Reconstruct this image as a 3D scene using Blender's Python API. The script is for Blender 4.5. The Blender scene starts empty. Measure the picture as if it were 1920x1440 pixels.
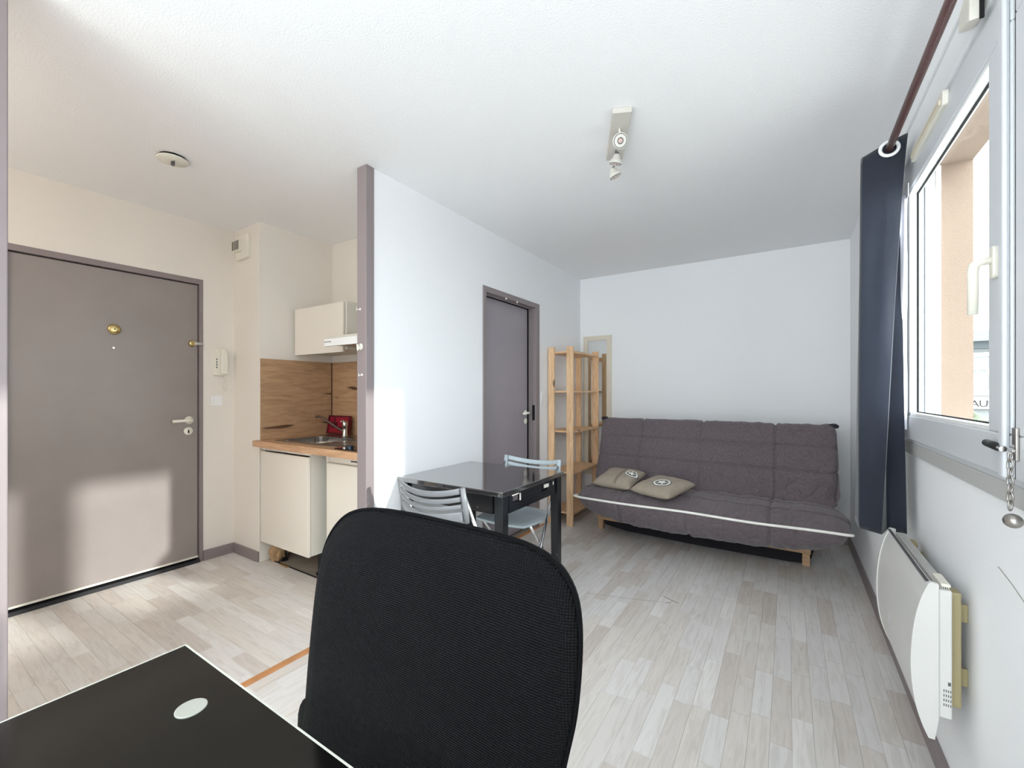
import bpy, bmesh, math, random
from mathutils import Vector, Matrix, noise
random.seed(7)
C = bpy.context.scene.collection
SC = bpy.context.scene

# ------------------------------------------------------------------ camera, sky, sun, exposure
cam = bpy.data.cameras.new('camera'); cam_o = bpy.data.objects.new('camera', cam); C.objects.link(cam_o)
YAW = math.atan(518 / 805.0)
cam.sensor_width = 36.0; cam.lens = 36.0 * 805.0 / 1920.0
cam.shift_y = 15.0 / 1920.0
cam.clip_start = 0.02
cam_o.location = (0, 0, 1.25); cam_o.rotation_euler = (math.pi / 2, 0, YAW)
SC.camera = cam_o
SC.view_settings.view_transform = 'Standard'; SC.view_settings.look = 'None'
SC.view_settings.exposure = 1.68; SC.view_settings.gamma = 1.0
SC.view_settings.use_curve_mapping = False
SC.cycles.max_bounces = 14; SC.cycles.diffuse_bounces = 10; SC.cycles.glossy_bounces = 5
SC.cycles.transparent_max_bounces = 12
SC.cycles.sample_clamp_indirect = 6.0

w = bpy.data.worlds.new('overcast_sky'); SC.world = w; w.use_nodes = True
bg = w.node_tree.nodes['Background']; bg.inputs[0].default_value = (0.90, 0.95, 1.0, 1); bg.inputs[1].default_value = 2.6

sun = bpy.data.lights.new('sun', 'SUN'); sun.energy = 1.6; sun.angle = math.radians(1.8); sun.color = (1.0, 0.98, 0.95)
sun_o = bpy.data.objects.new('sun', sun); C.objects.link(sun_o)
sun_o.rotation_euler = Vector((-1, -0.18, -0.335)).to_track_quat('-Z', 'Y').to_euler()

HALL = 14.5; ROOM = 4.5  # glow strengths of the two added fill lamps
def portal(loc, rot, sx, sy):
    l = bpy.data.lights.new('daylight_portal', 'AREA'); l.shape = 'RECTANGLE'; l.size = sx; l.size_y = sy
    l.cycles.is_portal = True
    o = bpy.data.objects.new('daylight_portal', l); o.location = loc; o.rotation_euler = rot; C.objects.link(o)
portal((0.66, 1.45, 1.61), (0, math.radians(90), 0), 1.15, 1.95)
portal((-0.775, -1.44, 1.22), (math.radians(90), 0, 0), 2.15, 2.3)

# ------------------------------------------------------------------ materials
def lin(c):
    f = lambda v: v / 12.92 if v <= 0.04045 else ((v + 0.055) / 1.055) ** 2.4
    return tuple(f(v / 255.0) for v in c) + (1.0,)
MATS = {}
def mat(name, col, rough=0.6, metal=0.0, bump=0.0, bscale=80.0, vary=0.0, vscale=8.0, spec=0.5, stretch=None, coat=0.0, sheen=0.0):
    if name in MATS: return MATS[name]
    m = bpy.data.materials.new(name); m.use_nodes = True; n = m.node_tree; L = n.links
    b = n.nodes['Principled BSDF']
    c = lin(col)
    b.inputs['Base Color'].default_value = c; b.inputs['Roughness'].default_value = rough
    b.inputs['Metallic'].default_value = metal; b.inputs['Specular IOR Level'].default_value = spec
    b.inputs['Coat Weight'].default_value = coat; b.inputs['Sheen Weight'].default_value = sheen
    if bump or vary:
        tc = n.nodes.new('ShaderNodeTexCoord'); mp = n.nodes.new('ShaderNodeMapping')
        L.new(tc.outputs['Object'], mp.inputs[0])
        if stretch: mp.inputs['Scale'].default_value = stretch
    if bump:
        nz = n.nodes.new('ShaderNodeTexNoise'); nz.inputs['Scale'].default_value = bscale; nz.inputs['Detail'].default_value = 4
        bp = n.nodes.new('ShaderNodeBump'); bp.inputs['Strength'].default_value = bump; bp.inputs['Distance'].default_value = 0.004
        L.new(mp.outputs[0], nz.inputs['Vector']); L.new(nz.outputs[0], bp.inputs['Height']); L.new(bp.outputs[0], b.inputs['Normal'])
    if vary:
        nz = n.nodes.new('ShaderNodeTexNoise'); nz.inputs['Scale'].default_value = vscale; nz.inputs['Detail'].default_value = 5
        L.new(mp.outputs[0], nz.inputs['Vector'])
        r = n.nodes.new('ShaderNodeValToRGB')
        r.color_ramp.elements[0].position = 0.3; r.color_ramp.elements[1].position = 0.7
        r.color_ramp.elements[0].color = tuple(v * (1 - vary) for v in c[:3]) + (1,)
        r.color_ramp.elements[1].color = tuple(min(1, v * (1 + vary)) for v in c[:3]) + (1,)
        L.new(nz.outputs[0], r.inputs[0]); L.new(r.outputs[0], b.inputs['Base Color'])
    MATS[name] = m
    return m

WALL = mat('white_wall_paint', (235, 236, 238), 0.75, bump=0.25, bscale=170)
CEIL = mat('white_ceiling_paint', (236, 236, 237), 0.85, bump=0.35, bscale=130)
CREAM = mat('cream_wall_paint', (226, 220, 212), 0.7, bump=0.25, bscale=170)
TRIM = mat('grey_mauve_trim_paint', (134, 123, 124), 0.45, bump=0.05, bscale=60)
DOORP = mat('grey_mauve_door_paint', (142, 133, 130), 0.4, bump=0.12, bscale=35, vary=0.06, vscale=3)
DOOR2 = mat('grey_lilac_door_paint', (150, 142, 148), 0.45, vary=0.04, vscale=3)
BLACK = mat('black_gap', (14, 14, 15), 0.9)
SEAL = mat('black_threshold', (30, 30, 34), 0.6, bump=0.4, bscale=120)
CONC = mat('bare_concrete', (150, 140, 128), 0.9, bump=0.4, bscale=60, vary=0.15)
SCREED = mat('screed', (120, 108, 98), 0.9)
PVC = mat('white_window_plastic', (206, 209, 213), 0.35)
PEACH = mat('peach_facade_render', (140, 122, 108), 0.9, bump=0.6, bscale=200, vary=0.04, vscale=5)
CHROME = mat('chrome', (215, 215, 215), 0.15, metal=1.0)
STEEL = mat('brushed_steel', (165, 160, 155), 0.3, metal=1.0)
BRASS = mat('old_brass', (190, 170, 120), 0.3, metal=1.0)
IVORY = mat('ivory_plastic', (226, 222, 210), 0.4)
WHITEP = mat('white_plastic', (232, 232, 232), 0.4)
GLOSSW = mat('cream_gloss_lacquer', (226, 219, 208), 0.15, coat=0.3)
CARC = mat('white_melamine', (205, 202, 192), 0.5)
NAVY = mat('navy_curtain_cloth', (19, 26, 41), 0.9, bump=0.3, bscale=400, vary=0.12, vscale=6, sheen=0.3)
MAUVE = mat('mauve_grey_cover_cloth', (98, 88, 92), 0.9, bump=0.9, bscale=70, vary=0.16, vscale=60, sheen=0.2)
PIPE = mat('white_piping_cord', (240, 238, 232), 0.7)
BLKCLOTH = mat('black_base_cloth', (26, 24, 30), 0.95)
KHAKI = mat('khaki_pillow_cloth', (158, 146, 132), 0.9, bump=0.4, bscale=250, vary=0.08, vscale=14)
KHAKID = mat('darker_khaki_band', (128, 116, 104), 0.9)
KHAKIL = mat('off_white_patch_cloth', (222, 216, 204), 0.9)
PGREY = mat('grey_green_print', (104, 104, 100), 0.9)
PWHITE = mat('white_print', (235, 234, 228), 0.9)
GALU = mat('grey_silver_plastic', (122, 124, 128), 0.35)
SALU = mat('silver_blue_plastic', (178, 190, 196), 0.4)
DARKROD = mat('dark_red_brown_rod', (92, 56, 54), 0.35, bump=0.3, bscale=200, vary=0.15, vscale=60)
TABB = mat('worn_black_table_lacquer', (16, 20, 24), 0.28, bump=0.1, bscale=30)
CHIP = mat('chipped_bare_wood', (225, 222, 214), 0.8)
HEATW = mat('off_white_heater_enamel', (212, 211, 208), 0.35, vary=0.02)
HEATB = mat('yellowed_heater_bracket', (160, 148, 112), 0.5)
RED = mat('dark_red_lacquer', (150, 22, 48), 0.3)
REDD = mat('deep_red_lacquer', (88, 12, 30), 0.35)
HOBG = mat('black_hob_glass', (14, 18, 24), 0.06)
KNOB = mat('blue_black_knob', (38, 52, 66), 0.3)
BLKP = mat('black_plastic', (16, 16, 18), 0.5)
INK = mat('grey_ink', (96, 96, 98), 0.8)
ORANGE = mat('orange_wood_strip', (186, 130, 84), 0.5, vary=0.1, vscale=20)
CARD = mat('torn_cardboard', (170, 140, 104), 0.9, bump=0.6, bscale=60, vary=0.2, vscale=20)
SHEER = mat('white_sheer_cloth', (236, 236, 244), 0.8)
MIRF = mat('cream_mirror_frame_wood', (214, 206, 190), 0.6, vary=0.04, vscale=10)
MIRG = mat('mirror_glass', (235, 238, 238), 0.01, metal=1.0)
DESKG = mat('black_desk_glass', (13, 13, 12), 0.12, spec=0.4, bump=0.02, bscale=700)
DESKE = mat('pale_glass_edge', (205, 205, 196), 0.3)

def wood_mat(name, base, dark, scale, stretch, rough=0.55, knots=True, crack=0.0):
    m = bpy.data.materials.new(name); m.use_nodes = True; n = m.node_tree; L = n.links; b = n.nodes['Principled BSDF']
    tc = n.nodes.new('ShaderNodeTexCoord'); mp = n.nodes.new('ShaderNodeMapping'); mp.inputs['Scale'].default_value = stretch
    L.new(tc.outputs['Object'], mp.inputs[0])
    nz = n.nodes.new('ShaderNodeTexNoise'); nz.inputs['Scale'].default_value = scale; nz.inputs['Detail'].default_value = 6
    nz.inputs['Distortion'].default_value = 0.8
    L.new(mp.outputs[0], nz.inputs['Vector'])
    r = n.nodes.new('ShaderNodeValToRGB'); r.color_ramp.elements[0].position = 0.32; r.color_ramp.elements[1].position = 0.62
    r.color_ramp.elements[0].color = lin(dark); r.color_ramp.elements[1].color = lin(base)
    L.new(nz.outputs[0], r.inputs[0]); out = r.outputs[0]
    if knots:
        v = n.nodes.new('ShaderNodeTexVoronoi'); v.inputs['Scale'].default_value = 4.5
        mp2 = n.nodes.new('ShaderNodeMapping'); mp2.inputs['Scale'].default_value = tuple(0.4 + 0.6 * s / max(stretch) for s in stretch)
        L.new(tc.outputs['Object'], mp2.inputs[0]); L.new(mp2.outputs[0], v.inputs['Vector'])
        r2 = n.nodes.new('ShaderNodeValToRGB'); r2.color_ramp.elements[0].position = 0.05; r2.color_ramp.elements[1].position = 0.10
        r2.color_ramp.elements[0].color = (0.10, 0.05, 0.03, 1); r2.color_ramp.elements[1].color = (1, 1, 1, 1)
        L.new(v.outputs['Distance'], r2.inputs[0])
        mx = n.nodes.new('ShaderNodeMix'); mx.data_type = 'RGBA'; mx.blend_type = 'MULTIPLY'; mx.inputs[0].default_value = 0.8
        L.new(out, mx.inputs[6]); L.new(r2.outputs[0], mx.inputs[7]); out = mx.outputs[2]
    if crack:
        nz2 = n.nodes.new('ShaderNodeTexNoise'); nz2.inputs['Scale'].default_value = crack; nz2.inputs['Detail'].default_value = 2
        L.new(mp.outputs[0], nz2.inputs['Vector'])
        r3 = n.nodes.new('ShaderNodeValToRGB'); e = r3.color_ramp.elements
        e[0].position = 0.31; e[1].position = 0.335; e[0].color = (0.16, 0.09, 0.05, 1); e[1].color = (1, 1, 1, 1)
        L.new(nz2.outputs[0], r3.inputs[0])
        mx = n.nodes.new('ShaderNodeMix'); mx.data_type = 'RGBA'; mx.blend_type = 'MULTIPLY'; mx.inputs[0].default_value = 0.9
        L.new(out, mx.inputs[6]); L.new(r3.outputs[0], mx.inputs[7]); out = mx.outputs[2]
    L.new(out, b.inputs['Base Color']); b.inputs['Roughness'].default_value = rough
    return m
PINEZ = wood_mat('pine_upright', (232, 196, 156), (206, 164, 124), 10, (8, 8, 0.7))
PINEY = wood_mat('pine_board', (230, 192, 150), (202, 160, 118), 10, (8, 0.8, 8))
PINEX = wood_mat('pine_rail', (196, 160, 124), (168, 130, 96), 10, (0.7, 8, 8), knots=False)
SPLASHL = wood_mat('oak_splashback_side', (184, 150, 116), (160, 126, 94), 6, (6, 0.9, 7), crack=2.2)
SPLASHB = wood_mat('oak_splashback_back', (184, 150, 116), (160, 126, 94), 6, (0.9, 6, 7), crack=2.2)
WORKT = wood_mat('oak_worktop', (200, 160, 126), (174, 134, 100), 8, (0.8, 8, 8), rough=0.4, knots=False)

def floor_mat(name, stretch):
    m = bpy.data.materials.new(name); m.use_nodes = True; n = m.node_tree; L = n.links; b = n.nodes['Principled BSDF']
    at = n.nodes.new('ShaderNodeAttribute'); at.attribute_name = 'tone'
    r = n.nodes.new('ShaderNodeValToRGB'); e = r.color_ramp.elements
    e[0].position = 0.0; e[0].color = lin((200, 192, 186)); e[1].position = 1.0; e[1].color = lin((222, 219, 216))
    q = e.new(0.35); q.color = lin((212, 206, 200)); q = e.new(0.6); q.color = lin((213, 210, 208))
    L.new(at.outputs['Fac'], r.inputs[0])
    tc = n.nodes.new('ShaderNodeTexCoord'); mp = n.nodes.new('ShaderNodeMapping'); mp.inputs['Scale'].default_value = stretch
    ad = n.nodes.new('ShaderNodeVectorMath'); ad.operation = 'MULTIPLY_ADD'
    ad.inputs[1].default_value = (1, 1, 1)
    cmb = n.nodes.new('ShaderNodeCombineXYZ'); ml = n.nodes.new('ShaderNodeMath'); ml.operation = 'MULTIPLY'; ml.inputs[1].default_value = 40
    L.new(at.outputs['Fac'], ml.inputs[0]); L.new(ml.outputs[0], cmb.inputs[2]); L.new(tc.outputs['Object'], ad.inputs[0]); L.new(cmb.outputs[0], ad.inputs[2])
    L.new(ad.outputs[0], mp.inputs[0])
    nz = n.nodes.new('ShaderNodeTexNoise'); nz.inputs['Scale'].default_value = 5; nz.inputs['Detail'].default_value = 7; nz.inputs['Distortion'].default_value = 1.2
    L.new(mp.outputs[0], nz.inputs['Vector'])
    r2 = n.nodes.new('ShaderNodeValToRGB'); r2.color_ramp.elements[0].position = 0.3; r2.color_ramp.elements[1].position = 0.55
    r2.color_ramp.elements[0].color = (0.84, 0.82, 0.80, 1); r2.color_ramp.elements[1].color = (1, 1, 1, 1)
    L.new(nz.outputs[0], r2.inputs[0])
    mx = n.nodes.new('ShaderNodeMix'); mx.data_type = 'RGBA'; mx.blend_type = 'MULTIPLY'; mx.inputs[0].default_value = 0.9
    L.new(r.outputs[0], mx.inputs[6]); L.new(r2.outputs[0], mx.inputs[7]); L.new(mx.outputs[2], b.inputs['Base Color'])
    b.inputs['Roughness'].default_value = 0.42
    return m
FLOORY = floor_mat('washed_oak_laminate_lengthwise', (9, 0.9, 1))
FLOORX = floor_mat('washed_oak_laminate_crosswise', (0.9, 9, 1))

def fabric_mat():
    m = bpy.data.materials.new('black_office_mesh_cloth'); m.use_nodes = True; n = m.node_tree; L = n.links; b = n.nodes['Principled BSDF']
    tc = n.nodes.new('ShaderNodeTexCoord'); sp = n.nodes.new('ShaderNodeSeparateXYZ'); L.new(tc.outputs['Object'], sp.inputs[0])
    outs = []
    for k in (0, 2):
        ml = n.nodes.new('ShaderNodeMath'); ml.operation = 'MULTIPLY'; ml.inputs[1].default_value = 2 * math.pi / 0.0034
        L.new(sp.outputs[k], ml.inputs[0]); s = n.nodes.new('ShaderNodeMath'); s.operation = 'SINE'; L.new(ml.outputs[0], s.inputs[0]); outs.append(s)
    a = n.nodes.new('ShaderNodeMath'); a.operation = 'ADD'; L.new(outs[0].outputs[0], a.inputs[0]); L.new(outs[1].outputs[0], a.inputs[1])
    r = n.nodes.new('ShaderNodeMapRange'); r.inputs[1].default_value = 0.2; r.inputs[2].default_value = 2.0; L.new(a.outputs[0], r.inputs[0])
    mx = n.nodes.new('ShaderNodeMix'); mx.data_type = 'RGBA'; L.new(r.outputs[0], mx.inputs[0])
    mx.inputs[6].default_value = lin((3, 3, 5)); mx.inputs[7].default_value = lin((20, 19, 23)); L.new(mx.outputs[2], b.inputs['Base Color'])
    bp = n.nodes.new('ShaderNodeBump'); bp.inputs['Strength'].default_value = 0.6; bp.inputs['Distance'].default_value = 0.001
    L.new(a.outputs[0], bp.inputs['Height']); L.new(bp.outputs[0], b.inputs['Normal'])
    b.inputs['Roughness'].default_value = 0.7; b.inputs['Specular IOR Level'].default_value = 0.12
    return m
OFFICE = fabric_mat()

def glass_mat():
    m = bpy.data.materials.new('window_glass'); m.use_nodes = True; n = m.node_tree; L = n.links
    n.nodes.remove(n.nodes['Principled BSDF']); out = n.nodes['Material Output']
    t = n.nodes.new('ShaderNodeBsdfTransparent'); g = n.nodes.new('ShaderNodeBsdfGlossy'); g.inputs['Roughness'].default_value = 0.0
    t.inputs[0].default_value = (0.96, 0.98, 0.97, 1)
    mx = n.nodes.new('ShaderNodeMixShader'); mx.inputs[0].default_value = 0.035; L.new(t.outputs[0], mx.inputs[1]); L.new(g.outputs[0], mx.inputs[2])
    L.new(mx.outputs[0], out.inputs[0])
    return m
GLASS = glass_mat()

def worn_black():
    m = TABB; n = m.node_tree; L = n.links; b = n.nodes['Principled BSDF']
    tc = n.nodes.new('ShaderNodeTexCoord'); nz = n.nodes.new('ShaderNodeTexNoise'); nz.inputs['Scale'].default_value = 22; nz.inputs['Detail'].default_value = 8
    nz.inputs['Roughness'].default_value = 0.7
    L.new(tc.outputs['Object'], nz.inputs['Vector'])
    r = n.nodes.new('ShaderNodeValToRGB'); r.color_ramp.elements[0].position = 0.64; r.color_ramp.elements[1].position = 0.67
    r.color_ramp.elements[0].color = lin((14, 18, 23)); r.color_ramp.elements[1].color = lin((120, 126, 126))
    L.new(nz.outputs[0], r.inputs[0]); L.new(r.outputs[0], b.inputs['Base Color'])
worn_black()

# ------------------------------------------------------------------ builders
OFF = {}
def set_tags(o, label=None, cat=None, group=None, kind=None):
    if label: o['label'] = label
    if cat: o['category'] = cat
    if group: o['group'] = group
    if kind: o['kind'] = kind
    return o
def thing(name, label, cat, loc=(0, 0, 0), group=None, rotz=0.0):
    o = bpy.data.objects.new(name, None); C.objects.link(o); o.location = loc; o.rotation_euler = (0, 0, rotz)
    o.empty_display_size = 0.1
    OFF[o.name] = Vector(loc)
    return set_tags(o, label, cat, group)
def obj(name, bm, m, parent=None, smooth=False, local=False, bevel=0.0, seg=2, label=None):
    if parent is not None and not local:
        bmesh.ops.translate(bm, verts=bm.verts, vec=-OFF.get(parent.name, Vector()))
    bmesh.ops.recalc_face_normals(bm, faces=bm.faces)
    me = bpy.data.meshes.new(name); bm.to_mesh(me); bm.free()
    me.materials.append(m)
    if smooth:
        for p in me.polygons: p.use_smooth = True
    o = bpy.data.objects.new(name, me); C.objects.link(o)
    if parent is not None: o.parent = parent
    OFF[o.name] = OFF.get(parent.name, Vector()) if (parent is not None and not local) else Vector()
    if bevel:
        b = o.modifiers.new('bevel', 'BEVEL'); b.width = bevel; b.segments = seg; b.limit_method = 'ANGLE'; b.angle_limit = math.radians(40)
        b.harden_normals = False
    if smooth == 'auto' or (smooth and bevel):
        pass
    if label: o['label'] = label
    return o
def autosmooth(o, deg=35):
    me = o.data
    for p in me.polygons: p.use_smooth = True
    me.set_sharp_from_angle(angle=math.radians(deg))
    return o
def B(*boxes):
    bm = bmesh.new()
    for b in boxes: box(bm, *b)
    return bm
def box(bm, x0, x1, y0, y1, z0, z1):
    vs = [bm.verts.new((x, y, z)) for x in (x0, x1) for y in (y0, y1) for z in (z0, z1)]
    for f in ((0, 1, 3, 2), (4, 6, 7, 5), (0, 4, 5, 1), (2, 3, 7, 6), (0, 2, 6, 4), (1, 5, 7, 3)):
        bm.faces.new([vs[i] for i in f])
    return vs
def tube(bm, pts, r, n=10, closed=False, flat=None):
    pts = [Vector(p) for p in pts]; rings = []
    N = len(pts); up = None
    for i, p in enumerate(pts):
        if closed: d = pts[(i + 1) % N] - pts[i - 1]
        else: d = pts[min(i + 1, N - 1)] - pts[max(i - 1, 0)]
        d.normalize()
        if up is None:
            up = Vector((0, 0, 1)) if abs(d.z) < 0.9 else Vector((1, 0, 0))
        a = d.cross(up); a.normalize(); b = a.cross(d); b.normalize(); up = b
        rr = r[i] if isinstance(r, (list, tuple)) else r
        rings.append([bm.verts.new(p + (a * math.cos(t) + b * math.sin(t) * (flat or 1)) * rr) for t in [2 * math.pi * k / n for k in range(n)]])
    for i in range(N if closed else N - 1):
        A, Bq = rings[i], rings[(i + 1) % N]
        for k in range(n): bm.faces.new((A[k], A[(k + 1) % n], Bq[(k + 1) % n], Bq[k]))
    if not closed:
        bm.faces.new(rings[0][::-1]); bm.faces.new(rings[-1])
    return bm
def T(pts, r, n=10, closed=False, flat=None):
    return tube(bmesh.new(), pts, r, n, closed, flat)
def lathe(bm, prof, org, axis, n=24):
    axis = Vector(axis).normalized(); org = Vector(org)
    u = axis.cross(Vector((0, 0, 1)) if abs(axis.z) < 0.9 else Vector((1, 0, 0))).normalized(); v = axis.cross(u)
    rings = []
    for r, h in prof:
        rings.append([bm.verts.new(org + axis * h + (u * math.cos(t) + v * math.sin(t)) * max(r, 1e-5)) for t in [2 * math.pi * k / n for k in range(n)]])
    for i in range(len(rings) - 1):
        for k in range(n): bm.faces.new((rings[i][k], rings[i][(k + 1) % n], rings[i + 1][(k + 1) % n], rings[i + 1][k]))
    bm.faces.new(rings[0][::-1]); bm.faces.new(rings[-1])
    return bm
def LA(prof, org, axis, n=24): return lathe(bmesh.new(), prof, org, axis, n)
def prism(pts, axis, a, b):
    """polygon pts (2D) extruded along axis x|y|z from a to b"""
    bm = bmesh.new()
    def mk(p, t):
        return {'x': (t, p[0], p[1]), 'y': (p[0], t, p[1]), 'z': (p[0], p[1], t)}[axis]
    lo = [bm.verts.new(mk(p, a)) for p in pts]; hi = [bm.verts.new(mk(p, b)) for p in pts]
    bm.faces.new(lo); bm.faces.new(hi[::-1]); n = len(pts)
    for i in range(n): bm.faces.new((lo[i], lo[(i + 1) % n], hi[(i + 1) % n], hi[i]))
    return bm
def rrect(x0, x1, y0, y1, r, n=5):
    out = []
    for cx, cy, a0 in ((x1 - r, y1 - r, 0), (x0 + r, y1 - r, 90), (x0 + r, y0 + r, 180), (x1 - r, y0 + r, 270)):
        for k in range(n + 1):
            a = math.radians(a0 + 90 * k / n); out.append((cx + r * math.cos(a), cy + r * math.sin(a)))
    return out
def catmull(P, m, closed=False):
    P = [Vector(p) for p in P]; N = len(P); out = []
    for i in range(N if closed else N - 1):
        p0 = P[i - 1] if (closed or i > 0) else P[0]; p1 = P[i]; p2 = P[(i + 1) % N]; p3 = P[(i + 2) % N] if (closed or i + 2 < N) else P[-1]
        for k in range(m):
            t = k / m
            out.append(0.5 * ((2 * p1) + (p2 - p0) * t + (2 * p0 - 5 * p1 + 4 * p2 - p3) * t * t + (3 * p1 - p0 - 3 * p2 + p3) * t ** 3))
    if not closed: out.append(P[-1])
    return out
def grid(fn, nu, nv, closed_v=False):
    bm = bmesh.new(); V = [[bm.verts.new(fn(i / (nu - 1), j / (nv if closed_v else nv - 1))) for j in range(nv)] for i in range(nu)]
    for i in range(nu - 1):
        for j in range(nv if closed_v else nv - 1):
            bm.faces.new((V[i][j], V[i][(j + 1) % nv], V[i + 1][(j + 1) % nv], V[i + 1][j]))
    if closed_v:
        bm.faces.new(V[0][::-1]); bm.faces.new(V[-1])
    return bm
def struct(name, bm, m, label, cat, **k):
    return set_tags(obj(name, bm, m, **k), label, cat, kind='structure')
def sthing(name, label, cat, loc=(0, 0, 0)):
    o = thing(name, label, cat, loc); o['kind'] = 'structure'; return o

# ------------------------------------------------------------------ the setting
XL, XR, YB, YN, H = -1.95, 0.425, 4.44, -1.3, 2.5
struct('ceiling', B((-3.85, 0.612, YN - 0.1, YB + 0.1, H, H + 0.12)), CEIL, 'white textured ceiling over the whole studio', 'ceiling')
struct('wall_far', B((-3.85, XR + 0.19, YB, YB + 0.1, -0.1, H)), WALL, 'white end wall behind the sofa bed', 'wall')
# partition with the opening of door_2
struct('wall_partition', B((XL - 0.06, XL, 1.567, 2.63, 0, H), (XL - 0.06, XL, 3.475, YB, 0, H), (XL - 0.06, XL, 2.63, 3.475, 2.05, H)), WALL,
       'bright white partition wall beside the black table', 'wall')
struct('wall_entry', B((-3.75, -3.65, YN, 0.47, -0.1, H), (-3.75, -3.65, 1.435, YB, -0.1, H), (-3.75, -3.65, 0.47, 1.435, 2.08, H)), CREAM,
       'cream wall around the front door', 'wall')
struct('wall_duct', B((-3.65, -3.27, 1.65, 2.31, 0, H)), CREAM, 'boxed-in cream duct between front door and kitchenette', 'wall')
struct('wall_niche', B((-3.27, XL - 0.06, 2.25, 2.31, 0, H)), CREAM, 'cream back wall of the kitchen niche', 'wall')
struct('wall_left', B((XL - 0.06, XL, YN, 0.20, 0, H)), WALL, 'white wall behind the grey post at left edge', 'wall')
struct('wall_near', B((-3.75, -1.85, YN - 0.1, YN, 0, H), (0.30, XR + 0.1, YN - 0.1, YN, 0, H), (-1.85, 0.30, YN - 0.1, YN, 2.36, H), (-1.85, 0.30, YN - 0.1, YN, 0, 0.08)),
       WALL, 'white wall behind the camera', 'wall')
WY0, WY1, WZ0, WZ1 = 0.5, 2.42, 1.06, 2.165
struct('wall_right', B((XR, 0.47, YN, WY0, 0, H), (XR, 0.47, WY1, YB, 0, H), (XR, 0.47, WY0, WY1, 0, WZ0), (XR, 0.47, WY0, WY1, WZ1, H)), WALL,
       'white window wall above the electric heater', 'wall')
struct('wall_outer', B((0.47, 0.612, YN, WY0 - 0.02, -0.2, 2.9), (0.47, 0.612, 2.40, YB + 0.1, -0.2, 2.9), (0.47, 0.612, WY0 - 0.02, 2.40, -0.2, WZ0), (0.47, 0.612, WY0 - 0.02, 2.40, WZ1, 2.9)),
       PEACH, 'peach rendered facade seen through the window', 'wall')

# baseboards
def bb(name, b, label): return struct(name, B(b), TRIM, label, 'baseboard', bevel=0.002)
bb('baseboard_right', (XR - 0.014, XR, YN, YB, 0, 0.075), 'grey-brown skirting along the window wall')
bb('baseboard_far', (XL, XR - 0.014, YB - 0.012, YB, 0, 0.075), 'grey-brown skirting behind the sofa bed')
bb('baseboard_entry', (-3.65, -3.636, 1.437, 1.65, 0, 0.075), 'grey skirting between front door and duct')
bb('baseboard_duct', (-3.636, -3.272, 1.637, 1.65, 0, 0.075), 'grey skirting at the foot of the duct')

# grey posts closing the thin walls
def post(name, y0, y1, label):
    o = struct(name, B((XL - 0.072, XL + 0.006, y0, y1, 0, H)), TRIM, label, 'post', bevel=0.003); return o
p1 = post('trim_1', 1.545, 1.6, 'grey painted end post of the partition beside the kitchenette')
post('trim_2', 0.19, 0.262, 'dark grey vertical post at far left edge')

# hooks on the post
def hook(x, z, s, label):
    t = thing('wall_hook', label, 'hook', (x, 1.545, z))
    obj('back_plate', LA([(0.010 * s, 0), (0.012 * s, 0.004), (0.006 * s, 0.007)], (x, 1.5448, z), (0, -1, 0), 16), IVORY, t)
    obj('hook_arm', T([(x, 1.541, z), (x, 1.528, z - 0.006 * s), (x, 1.520, z - 0.014 * s), (x, 1.521, z - 0.004 * s), (x, 1.519, z + 0.008 * s)], 0.0035 * s), IVORY, t, smooth=True)
hook(-1.985, 1.500, 1.5, 'white plastic hook on the grey post, largest of the three')
hook(-1.992, 1.708, 0.6, 'tiny white peg high on the grey post, topmost')
hook(-1.976, 1.345, 0.6, 'tiny white peg on the grey post, lowest')

# ---- floor: laminate strips
fl = struct('floor', B((-3.85, 0.47, YN - 0.1, YB + 0.1, -0.1, -0.008)), CONC, 'pale washed-oak laminate floor of short strips', 'floor')
def strips():
    out = []
    wd = 0.067
    x = XL + 0.018
    while x < XR - 0.01:
        y = YN - random.random() * 0.35
        x1 = min(x + wd, XR)
        while y < YB:
            l = random.choice((0.26, 0.31, 0.36, 0.42, 0.47)); y1 = y + l
            a, b = max(y, YN), min(y1, YB)
            if b - a > 0.02: out.append((x, x1, a, b, 'Y'))
            y = y1
        x += wd
    y = YN
    while y < 1.72:
        x = -3.65 - random.random() * 0.35; y1 = min(y + wd, 1.72)
        while x < XL - 0.02:
            l = random.choice((0.26, 0.31, 0.36, 0.42, 0.47)); x1 = x + l
            a, b = max(x, -3.64), min(x1, XL - 0.018)
            if y > 1.62: a = max(a, -3.27)
            if b - a > 0.02: out.append((a, b, y, y1, 'X'))
            x = x1
        y += wd
    return out
def view(x, y, z):
    s, c = math.sin(YAW), math.cos(YAW); d = -s * x + c * y; r = c * x + s * y
    if d < 0.1: return None
    return 960 + 805 * r / d, 735 - 805 * (z - 1.25) / d, d
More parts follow.
